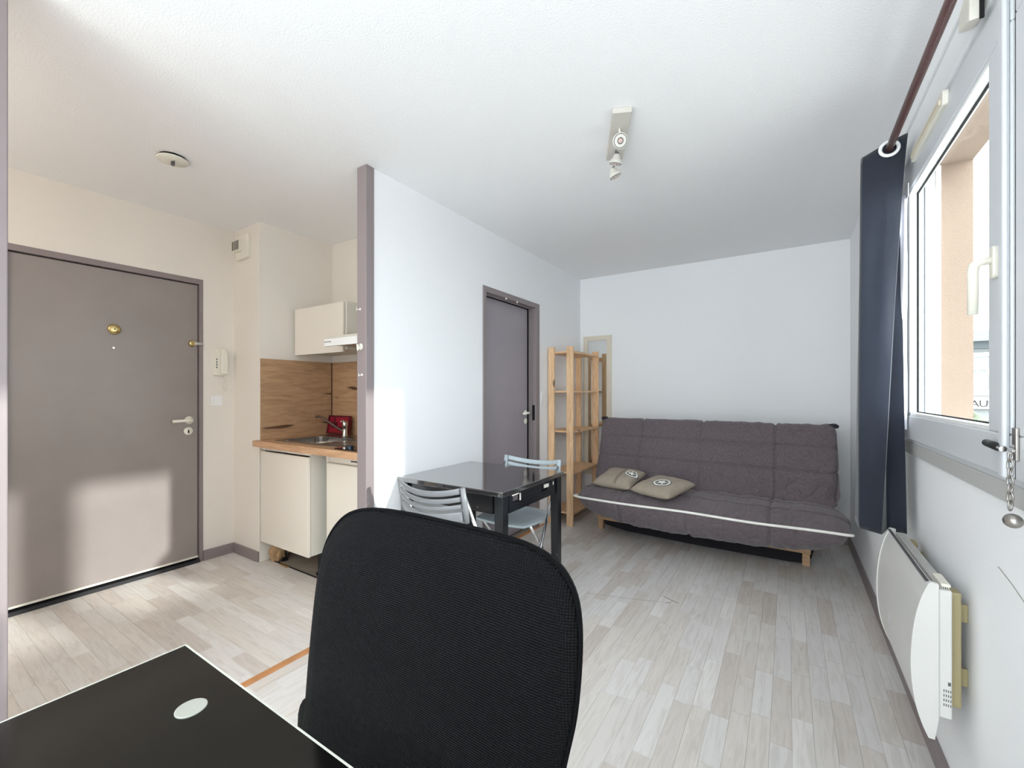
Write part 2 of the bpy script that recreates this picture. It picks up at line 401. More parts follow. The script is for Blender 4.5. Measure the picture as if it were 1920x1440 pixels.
def strip_bm(bm, s, tone, lay):
    g = 0.00025; n0 = len(bm.faces); bm.faces.ensure_lookup_table()
    h = random.uniform(-0.0003, 0.0)
    f0 = set(bm.faces)
    x0, x1, y0, y1 = s[0] + g, s[1] - g, s[2] + g, s[3] - g
    k = 0.0006
    lo = [bm.verts.new(p) for p in ((x0, y0, -0.008), (x1, y0, -0.008), (x1, y1, -0.008), (x0, y1, -0.008))]
    mi = [bm.verts.new(p) for p in ((x0, y0, h - k), (x1, y0, h - k), (x1, y1, h - k), (x0, y1, h - k))]
    hi = [bm.verts.new(p) for p in ((x0 + k, y0 + k, h), (x1 - k, y0 + k, h), (x1 - k, y1 - k, h), (x0 + k, y1 - k, h))]
    fs = [bm.faces.new(hi)]
    for i in range(4):
        j = (i + 1) % 4
        fs.append(bm.faces.new((lo[i], lo[j], mi[j], mi[i]))); fs.append(bm.faces.new((mi[i], mi[j], hi[j], hi[i])))
    for f in fs:
        for lp in f.loops: lp[lay] = (tone, tone, tone, 1)
S = strips(); sc = []
for s in S:
    cx, cy = (s[0] + s[1]) / 2, (s[2] + s[3]) / 2
    v = view(cx, cy, 0)
    vis = v is not None and -60 < v[0] < 1980 and v[1] < 1500
    sc.append((0 if vis else 1, v[2] if v else 99, s))
sc.sort(key=lambda q: (q[0], q[1]))
rest = {'X': bmesh.new(), 'Y': bmesh.new()}
rl = {k: b.loops.layers.float_color.new('tone') for k, b in rest.items()}
for i, (a, b_, s) in enumerate(sc):
    tone = min(1, max(0, random.gauss(0.5, 0.27)))
    if i < 300 and a == 0:
        bm = bmesh.new(); ly = bm.loops.layers.float_color.new('tone'); strip_bm(bm, s, tone, ly)
        obj('floor_strip', bm, FLOORX if s[4] == 'X' else FLOORY, fl)
    else:
        strip_bm(rest[s[4]], s, tone, rl[s[4]])
for k, b in rest.items():
    if len(b.faces):
        o = obj('floor_strip_remainder', b, FLOORX if k == 'X' else FLOORY, fl); o['kind'] = 'stuff'
    else: b.free()
struct('trim_3', B((XL - 0.018, XL + 0.018, 0.2, 3.66, -0.006, 0.006)), ORANGE, 'orange-brown wooden strip where the two laminate areas meet', 'threshold', bevel=0.003)

# ---- front door
d1 = sthing('door_1', 'mauve-grey front door with brass peephole and ivory lever', 'door', (-3.66, 0.95, 0))
obj('door_leaf', B((-3.70, -3.662, 0.492, 1.408, 0.035, 2.036)), DOORP, d1, bevel=0.002)
obj('door_frame', B((-3.74, -3.645, 0.47, 0.488, 0, 2.08), (-3.74, -3.645, 1.413, 1.437, 0, 2.08), (-3.74, -3.645, 0.488, 1.413, 2.043, 2.08)), TRIM, d1, bevel=0.002)
obj('gap_backing', B((-3.745, -3.705, 0.472, 1.435, 0.0, 2.078)), BLACK, d1)
obj('threshold', B((-3.70, -3.632, 0.488, 1.413, 0.0, 0.022)), SEAL, d1)
obj('sweep_strip', B((-3.661, -3.652, 0.492, 1.408, 0.035, 0.047)), IVORY, d1, bevel=0.001)
pe = obj('peephole', LA([(0.030, 0), (0.034, 0.004), (0.033, 0.008), (0.022, 0.014), (0.012, 0.015)], (-3.662, 0.941, 1.655), (1, 0, 0)), BRASS, d1, smooth=True)
obj('lens', LA([(0.004, 0), (0.004, 0.0165)], (-3.662, 0.941, 1.655), (1, 0, 0), 12), BLACK, pe)
lk = obj('security_lock', LA([(0.022, 0), (0.024, 0.006), (0.020, 0.016), (0.010, 0.02)], (-3.662, 1.37, 1.603), (1, 0, 0), 16), BRASS, d1)
obj('latch_bolt', B((-3.66, -3.635, 1.385, 1.434, 1.592, 1.614)), CHROME, lk, bevel=0.002)
hd = obj('door_handle', LA([(0.027, 0), (0.029, 0.003), (0.027, 0.010), (0.012, 0.012), (0.011, 0.045)], (-3.662, 1.352, 1.045), (1, 0, 0)), IVORY, d1, smooth=True)
obj('lever', T([(-3.612, 1.356, 1.045), (-3.610, 1.33, 1.045), (-3.611, 1.28, 1.044), (-3.618, 1.238, 1.043)], [0.012, 0.0115, 0.010, 0.0105], 12), IVORY, hd, smooth=True)
ks = obj('keyhole_plate', LA([(0.027, 0), (0.029, 0.003), (0.027, 0.008)], (-3.662, 1.348, 0.967), (1, 0, 0)), IVORY, d1, smooth=True)
obj('keyhole', B((-3.655, -3.6525, 1.3435, 1.3525, 0.953, 0.975)), BLACK, ks)
obj('screw', LA([(0.006, 0), (0.005, 0.004)], (-3.662, 0.938, 1.535), (1, 0, 0), 10), CHROME, d1)

# ---- intercom, switches, smoke vent
ic = thing('intercom_handset', 'ivory wall intercom handset hanging beside the front door', 'intercom', (-3.65, 1.545, 1.37))
prof = [(1.505, 1.375), (1.505, 1.50), (1.513, 1.56), (1.525, 1.585), (1.565, 1.585), (1.583, 1.55), (1.588, 1.50), (1.588, 1.375)]
obj('base_plate', prism(prof, 'x', -3.65, -3.625), IVORY, ic, bevel=0.003)
obj('receiver', prism([(1.54, 1.385), (1.538, 1.50), (1.54, 1.578), (1.563, 1.578), (1.58, 1.545), (1.584, 1.50), (1.584, 1.385)], 'x', -3.625, -3.595), IVORY, ic, bevel=0.006)
obj('button_row', B(*[(-3.626, -3.623, 1.514, 1.522, 1.43 + k * 0.02, 1.442 + k * 0.02) for k in range(4)]), INK, ic)
cp = [(-3.61, 1.562, 1.378), (-3.612, 1.566, 1.345), (-3.615, 1.556, 1.315), (-3.615, 1.561, 1.275), (-3.615, 1.572, 1.258), (-3.614, 1.582, 1.28), (-3.612, 1.578, 1.33), (-3.612, 1.572, 1.352)]
cc = catmull(cp, 10); coil = []
for i, p in enumerate(cc):
    coil.append(p + Vector((0.003 * math.cos(i * 1.7), 0.003 * math.sin(i * 1.7), 0)))
obj('curly_cord', T(coil, 0.0022, 6), IVORY, ic, smooth=True)

def switch(x0, y, z, nx, label, rocker=True, sy=0.08, sz=0.08):
    """plate on a wall facing +x"""
    t = thing('light_switch' if rocker else 'wall_socket', label, 'switch' if rocker else 'socket', (x0, y, z))
    obj('plate', B((x0, x0 + 0.009, y - sy / 2, y + sy / 2, z - sz / 2, z + sz / 2)), WHITEP, t, bevel=0.003)
    if rocker: obj('rocker', B((x0 + 0.008, x0 + 0.013, y - sy * 0.24, y + sy * 0.24, z - sz * 0.27, z + sz * 0.27)), WHITEP, t, bevel=0.002)
    else:
        obj('rocker', B((x0 + 0.008, x0 + 0.012, y - 0.016, y + 0.016, z + 0.005, z + 0.032)), WHITEP, t, bevel=0.002)
        obj('button', LA([(0.008, 0), (0.007, 0.012)], (x0, y, z - 0.018), (1, 0, 0), 14), WHITEP, t)
    return t
switch(-3.65, 1.523, 1.185, 1, 'small white light switch under the intercom handset')
switch(XL, 1.665, 1.235, 1, 'white light switch on partition near the grey post')
switch(XL, 3.545, 1.195, 1, 'narrow white double switch between inner door and shelf', rocker=False, sy=0.055, sz=0.11)

v = thing('air_vent', 'cream extract vent with black slots high on the duct', 'vent', (-3.485, 1.65, 2.26))
obj('vent_body', B((-3.575, -3.40, 1.625, 1.65, 2.26, 2.44)), IVORY, v, bevel=0.005)
obj('vent_snout', prism(rrect(-3.573, -3.47, 2.315, 2.40, 0.012), 'y', 1.600, 1.626), IVORY, v, bevel=0.002)
obj('slot_backing', B((-3.568, -3.475, 1.5985, 1.601, 2.325, 2.393)), BLACK, v)
for k in range(4):
    obj('slat', B((-3.551 + k * 0.0205, -3.545 + k * 0.0205, 1.5972, 1.5984, 2.322, 2.396)), IVORY, v)
sm = thing('ceiling_vent_disc', 'flat white round vent disc on the entry ceiling', 'vent', (-2.755, 0.945, 2.5))
obj('neck', LA([(0.058, 0), (0.056, 0.012)], (-2.755, 0.945, 2.5), (0, 0, -1), 32), BLACK, sm)
obj('disc', LA([(0.066, 0.012), (0.070, 0.016), (0.066, 0.021), (0.02, 0.024)], (-2.755, 0.945, 2.5), (0, 0, -1), 36), IVORY, sm, smooth=True)
obj('centre_knob', B((-2.762, -2.748, 0.938, 0.952, 2.456, 2.477), (-2.775, -2.735, 0.943, 0.947, 2.470, 2.4775)), INK, sm)

# ---- inner door
d2 = sthing('door_2', 'grey-lilac inner door set back in the white partition', 'door', (XL, 3.05, 0))
obj('door_leaf', B((-2.055, -2.018, 2.64, 3.395, 0.012, 2.006)), DOOR2, d2, bevel=0.002)
obj('door_frame', B((XL - 0.075, XL + 0.010, 2.617, 2.655, 0, 2.062), (XL - 0.075, XL + 0.010, 3.425, 3.49, 0, 2.062), (XL - 0.075, XL + 0.010, 2.655, 3.425, 2.018, 2.062)), TRIM, d2, bevel=0.003)
obj('frame_rebate', B((XL - 0.05, XL - 0.035, 2.657, 2.668, 0, 2.017), (XL - 0.05, XL - 0.03, 3.413, 3.4255, 0, 2.017), (XL - 0.05, XL - 0.035, 2.668, 3.41, 2.008, 2.019)), TRIM, d2)
obj('gap_backing', B((-2.09, -2.06, 2.60, 3.5, 0, 2.06), (-2.059, -2.035, 3.397, 3.424, 0, 2.017), (-2.059, -2.035, 2.66, 3.397, 2.0075, 2.0175)), BLACK, d2)
h2 = obj('door_handle', LA([(0.024, 0), (0.026, 0.004), (0.022, 0.009), (0.010, 0.011), (0.010, 0.045)], (-2.018, 3.36, 1.06), (1, 0, 0)), IVORY, d2, smooth=True)
obj('lever', T([(-1.972, 3.365, 1.06), (-1.97, 3.33, 1.06), (-1.972, 3.25, 1.058)], [0.012, 0.011, 0.011]), IVORY, h2, smooth=True)
obj('keyhole_plate', LA([(0.024, 0), (0.026, 0.004), (0.022, 0.008)], (-2.018, 3.36, 0.985), (1, 0, 0)), IVORY, d2, smooth=True)
obj('strike_plate', B((XL - 0.03, XL - 0.006, 3.4225, 3.426, 0.99, 1.13)), BLACK, d2)
for yy in (2.93, 3.10):
    obj('paint_chip', B((-1.9465, -1.938, yy - 0.008, yy + 0.008, 2.007, 2.022)), IVORY, d2)

# ---- window
w1 = sthing('window_1', 'white plastic window with ivory handle over the heater', 'window', (0.41, 1.4, 1.05))
FX = 0.405; GX = 0.432
gz0, gz1 = 1.157, 2.055
obj('window_frame', B((FX + 0.012, 0.465, 0.50, 2.436, 1.045, 1.085), (FX + 0.012, 0.465, 0.50, 2.436, 2.12, 2.19),
                      (FX + 0.012, 0.465, 2.375, 2.436, 1.085, 2.12), (FX + 0.012, 0.465, 0.50, 0.56, 1.085, 2.12)), PVC, w1, bevel=0.003)
obj('sill_skirt', B((FX + 0.010, XR + 0.005, 0.5, 2.43, 1.0, 1.046)), mat('grey_sill_paint', (176, 176, 174), 0.7), w1)
def leaf(y0, y1, s0, s1):
    a, b = y0 + s0, y1 - s1
    f = obj('sash', B((FX, GX + 0.02, y0, y1, 1.062, gz0), (FX, GX + 0.02, y0, y1, gz1, 2.15), (FX, GX + 0.02, y0, a, gz0, gz1), (FX, GX + 0.02, b, y1, gz0, gz1)), PVC, w1, bevel=0.004)
    obj('glazing_bead', B((FX + 0.004, GX, a, b, gz0, gz0 + 0.012), (FX + 0.004, GX, a, b, gz1 - 0.012, gz1), (FX + 0.004, GX, a, a + 0.012, gz0 + 0.012, gz1 - 0.012), (FX + 0.004, GX, b - 0.012, b, gz0 + 0.012, gz1 - 0.012)), WHITEP, f, bevel=0.002)
    obj('pane', B((GX, GX + 0.004, a, b, gz0, gz1)), GLASS, f)
    obj('gasket', B((GX - 0.001, GX + 0.005, a + 0.012, b - 0.012, gz0 + 0.012, gz0 + 0.016), (GX - 0.001, GX + 0.005, a + 0.012, b - 0.012, gz1 - 0.016, gz1 - 0.012),
                    (GX - 0.001, GX + 0.005, b - 0.016, b - 0.012, gz0 + 0.016, gz1 - 0.016)), BLACK, f)
    return f
leaf(1.365, 2.425, 0.125, 0.099)
leaf(0.545, 1.345, 0.08, 0.08)
obj('mullion_shadow_gap', B((FX + 0.006, FX + 0.012, 1.343, 1.367, 1.062, 2.15)), BLACK, w1)
obj('stile_moulding', B((FX - 0.012, FX, 1.367, 1.394, 1.062, 2.15)), PVC, w1, bevel=0.005)
wh = obj('window_handle', prism(rrect(1.418, 1.446, 1.512, 1.586, 0.012), 'x', FX - 0.012, FX), IVORY, w1, bevel=0.003)
obj('grip', T([(FX - 0.010, 1.432, 1.554), (FX - 0.030, 1.434, 1.553), (FX - 0.037, 1.436, 1.548), (FX - 0.039, 1.438, 1.535), (FX - 0.039, 1.440, 1.432)], [0.009, 0.009, 0.0105, 0.010, 0.0095], 12), IVORY, wh, smooth=True)
hg = obj('hinge', B((FX - 0.006, FX, 1.322, 1.343, 1.105, 1.175)), STEEL, w1, bevel=0.002)
lt = obj('opening_limiter', T([(FX - 0.012, 1.455, 1.131), (FX - 0.012, 1.385, 1.127)], 0.0085, 12), BLKP, w1, smooth=True)
obj('limiter_tip', T([(FX - 0.012, 1.386, 1.127), (FX - 0.012, 1.364, 1.126)], 0.0065, 12), CHROME, lt)
av = obj('trickle_vent', prism(rrect(1.80, 2.20, 2.122, 2.168, 0.01), 'x', FX - 0.012, FX + 0.002), IVORY, w1, bevel=0.002)
obj('vent_louvre', B((FX - 0.017, FX - 0.011, 1.82, 2.18, 2.132, 2.148)), mat('beige_vent_flap', (208, 200, 180), 0.5), av, bevel=0.002)
obj('shutter_guide', B((0.468, 0.495, 2.365, 2.40, 1.07, 2.16), (0.50, 0.515, 2.375, 2.40, 1.07, 2.16)), WHITEP, w1, bevel=0.002)
obj('outer_sill', B((0.465, 0.66, 0.5, 2.40, 1.035, 1.075)), WHITEP, w1, bevel=0.004)
# roller shutter box above
sb = struct('trim_4', B((0.408, XR + 0.01, 0.45, 2.47, 2.19, 2.30), (0.400, XR + 0.01, 0.45, 2.47, 2.30, 2.36), (0.412, XR + 0.01, 0.45, 2.47, 2.36, 2.46)), WALL,
            'white stepped shutter box between window and ceiling', 'shutter box', bevel=0.004)
cg = obj('cord_guide', prism([(1.50, 2.165), (1.585, 2.19), (1.575, 2.235), (1.50, 2.27)], 'x', 0.375, 0.402), IVORY, sb, bevel=0.004)
obj('cord_slit', B((0.392, 0.4, 1.494, 1.4985, 2.16, 2.27)), BLACK, cg)

w2 = sthing('added_rear_window', 'added white glazing behind the camera for extra daylight, unseen', 'window', (-0.75, YN, 0.08))  # added opening, never in view, lets more sky light into the room
obj('window_frame', B((-1.85, -1.79, YN - 0.08, YN - 0.02, 0.08, 2.36), (0.24, 0.30, YN - 0.08, YN - 0.02, 0.08, 2.36), (-1.79, 0.24, YN - 0.08, YN - 0.02, 2.30, 2.36), (-1.79, 0.24, YN - 0.08, YN - 0.02, 0.08, 0.14), (-0.82, -0.73, YN - 0.08, YN - 0.02, 0.14, 2.30)), PVC, w2)
obj('pane', B((-1.79, -0.82, YN - 0.052, YN - 0.048, 0.14, 2.30)), GLASS, w2)
obj('pane', B((-0.73, 0.24, YN - 0.052, YN - 0.048, 0.14, 2.30)), GLASS, w2)

# chain with bob hanging at the hinge
ch = thing('chain_weight', 'steel chain with oval weight hanging beside the window hinge', 'chain', (0.378, 1.28, 1.13))
cx, cy = 0.380, 1.284
obj('wall_eye', LA([(0.006, 0), (0.008, 0.004), (0.005, 0.008)], (FX, 1.335, 1.133), (-1, -0.3, 0), 12), CHROME, ch, smooth=True)
obj('hook_pin', T([(FX - 0.002, 1.335, 1.132), (0.385, 1.30, 1.131), (cx, cy, 1.124)], 0.0022, 8), CHROME, ch, smooth=True)
for k in range(7):
    z = 1.118 - k * 0.0165
    pts = []
    for q in range(14):
        a = 2 * math.pi * q / 14; r1 = 0.0050 * math.cos(a); r2 = 0.0105 * math.sin(a)
        pts.append((cx + (r1 * 0.6 if k % 2 else r1 * 0.75), cy + (-r1 * 0.8 if k % 2 else r1 * 0.65), z + r2))
    obj('chain_link', T(pts, 0.0017, 6, closed=True), STEEL, ch, smooth=True)
bob = LA([(0.001, -0.012), (0.010, -0.010), (0.0145, -0.003), (0.0145, 0.003), (0.010, 0.010), (0.001, 0.012)], (cx + 0.004, cy, 0.988), (0.5, 0.8, -0.25), 18)
obj('oval_weight', bob, STEEL, ch, smooth=True)

# ---- outdoors strip
struct('ground', B((0.62, 30, -10, 40, -0.35, -0.25)), mat('pale_paving', (170, 168, 164), 0.9), 'pale ground outside the window', 'ground')
hs = thing('building', 'grey shop front across the yard seen through the glass', 'building', (4.5, 14, -0.25))
FY = 14.0
G1 = mat('grey_render', (150, 152, 152), 0.9); G2 = mat('blue_grey_fascia', (116, 122, 128), 0.8); G3 = mat('dark_slate', (76, 82, 84), 0.8); G4 = mat('olive_band', (150, 152, 128), 0.9)
obj('wall', B((1.5, 8.5, FY, FY + 4, -0.25, 2.62)), G1, hs)
obj('roof_edge', B((1.3, 8.7, FY - 0.35, FY + 4, 2.39, 2.62)), G2, hs)
obj('fascia', B((1.4, 8.6, FY - 0.2, FY, 2.23, 2.39)), G3, hs)
obj('lintel', B((1.5, 8.5, FY - 0.10, FY, 2.06, 2.14)), PWHITE, hs)
for k in range(26):
    x = 2.4 + k * 0.16
    bm = bmesh.new(); tube(bm, [(x, FY - 0.08, 2.0), (x + 0.28, FY - 0.08, 1.22)], 0.017, 6)
    obj('gate_bar', bm, PWHITE, hs)
obj('gate_rail', B((2.2, 7, FY - 0.09, FY - 0.06, 1.76, 1.79), (2.2, 7, FY - 0.10, FY - 0.05, 1.17, 1.21)), PWHITE, hs)
sg = thing('shop_sign', 'white board lettered AUS below the barred gate outside', 'sign', (3.66, FY - 0.3, 0.85))
obj('board', B((2.2, 6.2, FY - 0.14, FY - 0.11, 0.87, 1.15)), PWHITE, sg)
fc = bpy.data.curves.new('lettering', 'FONT'); fc.body = 'AUS'; fc.size = 0.22; fc.extrude = 0.006; fc.align_x = 'CENTER'; fc.space_character = 0.9
fo = bpy.data.objects.new('lettering', fc); C.objects.link(fo); fo.parent = sg
fo.location = Vector((3.67, FY - 0.146, 0.915)) - OFF[sg.name]; fo.rotation_euler = (math.pi / 2, 0, 0); fc.materials.append(BLKP)
bpy.context.view_layer.update()
lm = bpy.data.meshes.new_from_object(fo); lm.materials.clear(); lm.materials.append(BLKP)
lo_ = bpy.data.objects.new('lettering', lm); C.objects.link(lo_); lo_.parent = sg; lo_.location = fo.location.copy(); lo_.rotation_euler = fo.rotation_euler.copy()
bpy.data.objects.remove(fo); lo_.name = 'lettering'
hd_ = thing('hedge', 'low grey-green shrubs below the white sign outside', 'hedge', (4, FY - 0.8, -0.25))
bm = bmesh.new()
for k in range(260):
    p = Vector((random.uniform(2.2, 6), FY - random.uniform(0.5, 0.9), random.uniform(-0.2, 0.8)))
    m_ = Matrix.Translation(p) @ Matrix.Rotation(random.random() * 6, 4, Vector((random.random(), random.random(), random.random())))
    bmesh.ops.create_cone(bm, segments=4, radius1=0.07, radius2=0.0, depth=0.16, matrix=m_, cap_ends=True)
o = obj('foliage', bm, mat('grey_green_leaves', (120, 128, 108), 0.9, vary=0.3, vscale=9), hd_)
o['kind'] = 'stuff'
wr = thing('overhead_wire', 'thin black overhead wire crossing the sky above the building', 'wire', (4, 13, 2.75))
obj('wire', T([(1, 13, 2.70), (4, 13, 2.69), (9, 13, 2.76)], 0.008, 6), BLKP, wr)

# ------------------------------------------------------------------ kitchenette
wt = thing('kitchen_worktop', 'oak-look worktop spanning the kitchen niche', 'worktop', (-2.64, 1.9, 0.855))
bx0, bx1, by0, by1 = -3.125, -2.66, 1.70, 2.06
obj('slab', B((-3.268, bx0, 1.60, 2.25, 0.855, 0.898), (bx1, -2.012, 1.60, 2.25, 0.855, 0.898), (bx0, bx1, 1.60, by0, 0.855, 0.898), (bx0, bx1, by1, 2.25, 0.855, 0.898)), WORKT, wt)
sp = thing('splashback', 'brown oak-look splashback panels around the niche', 'splashback', (-3.26, 2.0, 0.898))
obj('side_panel', B((-3.2695, -3.258, 1.655, 2.25, 0.899, 1.497)), SPLASHL, sp)
obj('back_panel', B((-3.257, -2.012, 2.238, 2.2495, 0.899, 1.497)), SPLASHB, sp)
obj('corner_strip', B((-3.2579, -3.252, 2.232, 2.238, 0.899, 1.497)), mat('brown_corner_seal', (70, 46, 34), 0.6), sp)

sk = thing('sink', 'stainless steel inset sink with drainer in the worktop', 'sink', (-2.8, 1.9, 0.9))
def basin():
    bm = bmesh.new()
    out = rrect(-3.15, -2.42, 1.68, 2.17, 0.04, 5); N = len(out)
    inn = rrect(bx0 + 0.012, bx1 - 0.012, by0 + 0.012, by1 - 0.012, 0.07, 5); bot = rrect(bx0 + 0.04, bx1 - 0.04, by0 + 0.04, by1 - 0.04, 0.06, 5)
    rings = [[bm.verts.new((p[0], p[1], 0.8985)) for p in out], [bm.verts.new((p[0], p[1], 0.9035)) for p in rrect(-3.143, -2.427, 1.687, 2.163, 0.036, 5)],
             [bm.verts.new((p[0], p[1], 0.9015)) for p in inn], [bm.verts.new((p[0], p[1], 0.86)) for p in inn], [bm.verts.new((p[0], p[1], 0.76)) for p in bot]]
    for a, b in zip(rings, rings[1:]):
        for i in range(N): bm.faces.new((a[i], a[(i + 1) % N], b[(i + 1) % N], b[i]))
    bm.faces.new(rings[-1]); return bm
obj('basin', basin(), STEEL, sk)
obj('drain', LA([(0.03, 0), (0.028, 0.003), (0.012, 0.003)], (-2.9, 1.88, 0.7605), (0, 0, 1)), CHROME, sk)
for k in range(4):
    obj('drainer_ridge', B((-2.62, -2.45, 1.76 + k * 0.08, 1.768 + k * 0.08, 0.9005, 0.9055)), STEEL, sk, bevel=0.002)
tp = thing('mixer_tap', 'chrome mixer tap with raised swivel spout over the sink', 'tap', (-2.84, 2.10, 0.903))
tx, ty = -2.90, 2.105
obj('tap_body', LA([(0.026, 0), (0.024, 0.006), (0.019, 0.012), (0.019, 0.075), (0.021, 0.080), (0.021, 0.105), (0.015, 0.118)], (tx, ty, 0.9045), (0, 0, 1)), CHROME, tp, smooth=True)
obj('spout', T(catmull([(tx, ty, 0.935), (tx - 0.08, ty - 0.02, 0.975), (tx - 0.19, ty - 0.05, 1.035), (tx - 0.23, ty - 0.06, 1.052), (tx - 0.262, ty - 0.07, 1.054)], 6), 0.0085, 10), mat('dull_chrome', (120, 112, 108), 0.3, metal=1.0), tp, smooth=True)
obj('nozzle', T([(tx - 0.262, ty - 0.07, 1.054), (tx - 0.278, ty - 0.074, 1.046)], 0.013, 12), CHROME, tp)
obj('lever', T([(tx, ty, 1.015), (tx + 0.02, ty - 0.03, 1.028), (tx + 0.035, ty - 0.06, 1.022)], [0.010, 0.007, 0.006], 10), CHROME, tp, smooth=True)

rt = thing('red_tray', 'glossy dark red tray leaning in the splashback corner', 'tray', (-3.03, 2.17, 0.903))
def tilt(bm):
    bmesh.ops.rotate(bm, verts=bm.verts, cent=(-3.03, 2.19, 0.905), matrix=Matrix.Rotation(math.radians(-10), 3, 'X')); return bm
obj('panel', tilt(B((-3.235, -2.955, 2.178, 2.186, 0.9055, 1.055))), RED, rt, bevel=0.002)
obj('rim', tilt(B((-3.235, -2.955, 2.166, 2.178, 0.9055, 0.917), (-3.235, -2.955, 2.166, 2.178, 1.045, 1.055), (-3.235, -3.225, 2.166, 2.178, 0.917, 1.045), (-2.97, -2.955, 2.166, 2.178, 0.917, 1.045))), REDD, rt)
obj('inner_relief', tilt(B((-3.20, -3.12, 2.170, 2.178, 0.95, 1.0), (-3.17, -3.15, 2.172, 2.178, 0.95, 1.04), (-3.10, -3.0, 2.172, 2.178, 0.93, 0.965))), REDD, rt, bevel=0.003)

hb = thing('hob', 'black glass two-ring hob with control knobs', 'hob', (-2.2, 1.87, 0.9))
obj('glass_top', B((-2.352, -2.045, 1.63, 2.14, 0.8985, 0.905)), HOBG, hb, bevel=0.002)
for y in (1.80, 2.02):
    obj('ring', LA([(0.075, 0), (0.075, 0.001), (0.072, 0.0012)], (-2.2, y, 0.905), (0, 0, 1), 32), KNOB, hb)
for x in (-2.245, -2.13):
    obj('knob', LA([(0.021, 0), (0.021, 0.016), (0.017, 0.02)], (x, 1.665, 0.905), (0, 0, 1), 20), KNOB, hb, smooth=False)
obj('indicator_lamp', LA([(0.004, 0), (0.003, 0.002)], (-2.30, 1.66, 0.905), (0, 0, 1), 10), WHITEP, hb)

bc = thing('base_cabinet', 'cream gloss base cabinet under the sink', 'cabinet', (-2.95, 1.93, 0))
obj('carcass', B((-3.255, -3.238, 1.67, 2.2, 0.16, 0.852), (-2.674, -2.656, 1.67, 2.2, 0.16, 0.852), (-3.238, -2.674, 1.67, 2.2, 0.16, 0.178), (-3.238, -2.674, 2.185, 2.2, 0.178, 0.74)), CARC, bc)
dr = obj('door', B((-3.253, -2.658, 1.650, 1.669, 0.155, 0.818)), GLOSSW, bc, bevel=0.003)
obj('grip_profile', B((-3.253, -2.658, 1.655, 1.672, 0.828, 0.853)), GLOSSW, bc, bevel=0.002)
for x in (-3.17, -2.72):
    for y in (1.78, 2.1): obj('foot', LA([(0.028, 0), (0.028, 0.012), (0.016, 0.02), (0.016, 0.145), (0.03, 0.16)], (x, y, -0.008), (0, 0, 1), 14), BLKP, bc)
cb = thing('cardboard_scrap', 'torn brown cardboard scrap stuffed under the sink cabinet', 'cardboard', (-3.2, 1.72, 0))
def crumple():
    bm = bmesh.new(); bmesh.ops.create_icosphere(bm, subdivisions=3, radius=1.0)
    for vv in bm.verts:
        k = 1 + 0.45 * noise.noise(vv.co * 2.3)
        vv.co = Vector((vv.co.x * 0.055 * k - 3.19, vv.co.y * 0.05 * k + 1.74, max(0.0, 0.07 + vv.co.z * 0.075 * k) - 0.006))
    return bm
obj('crumpled_sheet', crumple(), CARD, cb)
obj('torn_flap', prism([(-3.10, 1.70), (-3.0, 1.695), (-2.98, 1.71), (-3.04, 1.735), (-3.12, 1.73)], 'z', 0.0005, 0.004), CARD, cb)
struct('trim_5', B((-3.268, -2.012, 2.0, 2.02, -0.008, 0.15)), mat('taupe_plinth', (150, 140, 128), 0.8), 'taupe back plinth in the gap under the kitchen units', 'plinth')
struct('trim_6', B((-3.24, -2.012, 1.712, 1.722, -0.008, 0.004)), BLACK, 'dark edge where the laminate stops under the kitchen', 'floor edge')

fr = thing('small_fridge', 'white under-counter fridge with recessed grip behind the grey post', 'fridge', (-2.34, 1.95, 0))
obj('body', B((-2.615, -2.065, 1.80, 2.2, 0.025, 0.838)), CARC, fr, bevel=0.004)
obj('door', B((-2.615, -2.065, 1.752, 1.798, 0.05, 0.775)), GLOSSW, fr, bevel=0.006)
obj('grip_recess', B((-2.615, -2.600, 1.752, 1.798, 0.776, 0.832), (-2.080, -2.065, 1.752, 1.798, 0.776, 0.832), (-2.60, -2.08, 1.772, 1.798, 0.776, 0.832), (-2.615, -2.065, 1.752, 1.798, 0.832, 0.838)), GLOSSW, fr, bevel=0.003)
obj('badge', B(*[(-2.378 + k * 0.017, -2.366 + k * 0.017, 1.770, 1.7722, 0.797, 0.806) for k in range(4)]), BLKP, fr)
for x in (-2.58, -2.10): obj('foot', LA([(0.018, 0), (0.018, 0.033)], (x, 1.85, -0.008), (0, 0, 1), 12), BLKP, fr)

uc = thing('wall_cabinet', 'cream gloss wall cabinet left of the extractor hood', 'cabinet', (-2.95, 2.08, 1.54))
obj('carcass', B((-3.255, -2.638, 1.930, 2.249, 1.555, 1.90)), CARC, uc)
obj('door', B((-3.25, -2.655, 1.907, 1.926, 1.535, 1.893)), GLOSSW, uc, bevel=0.003)
hd = thing('extractor_hood', 'slim white extractor hood with angled front beside the wall cabinet', 'hood', (-2.33, 2.0, 1.555))
obj('front_panel', B((-2.628, -2.02, 1.745, 1.765, 1.556, 1.605)), WHITEP, hd, bevel=0.002)
obj('hood_body', B((-2.622, -2.02, 1.7655, 2.249, 1.575, 1.625)), CARC, hd, bevel=0.003)
obj('underside_grille', B((-2.6, -2.04, 1.80, 2.2, 1.568, 1.5745)), STEEL, hd)
obj('slot', B((-2.625, -2.55, 1.7435, 1.7452, 1.583, 1.587)), BLKP, hd)

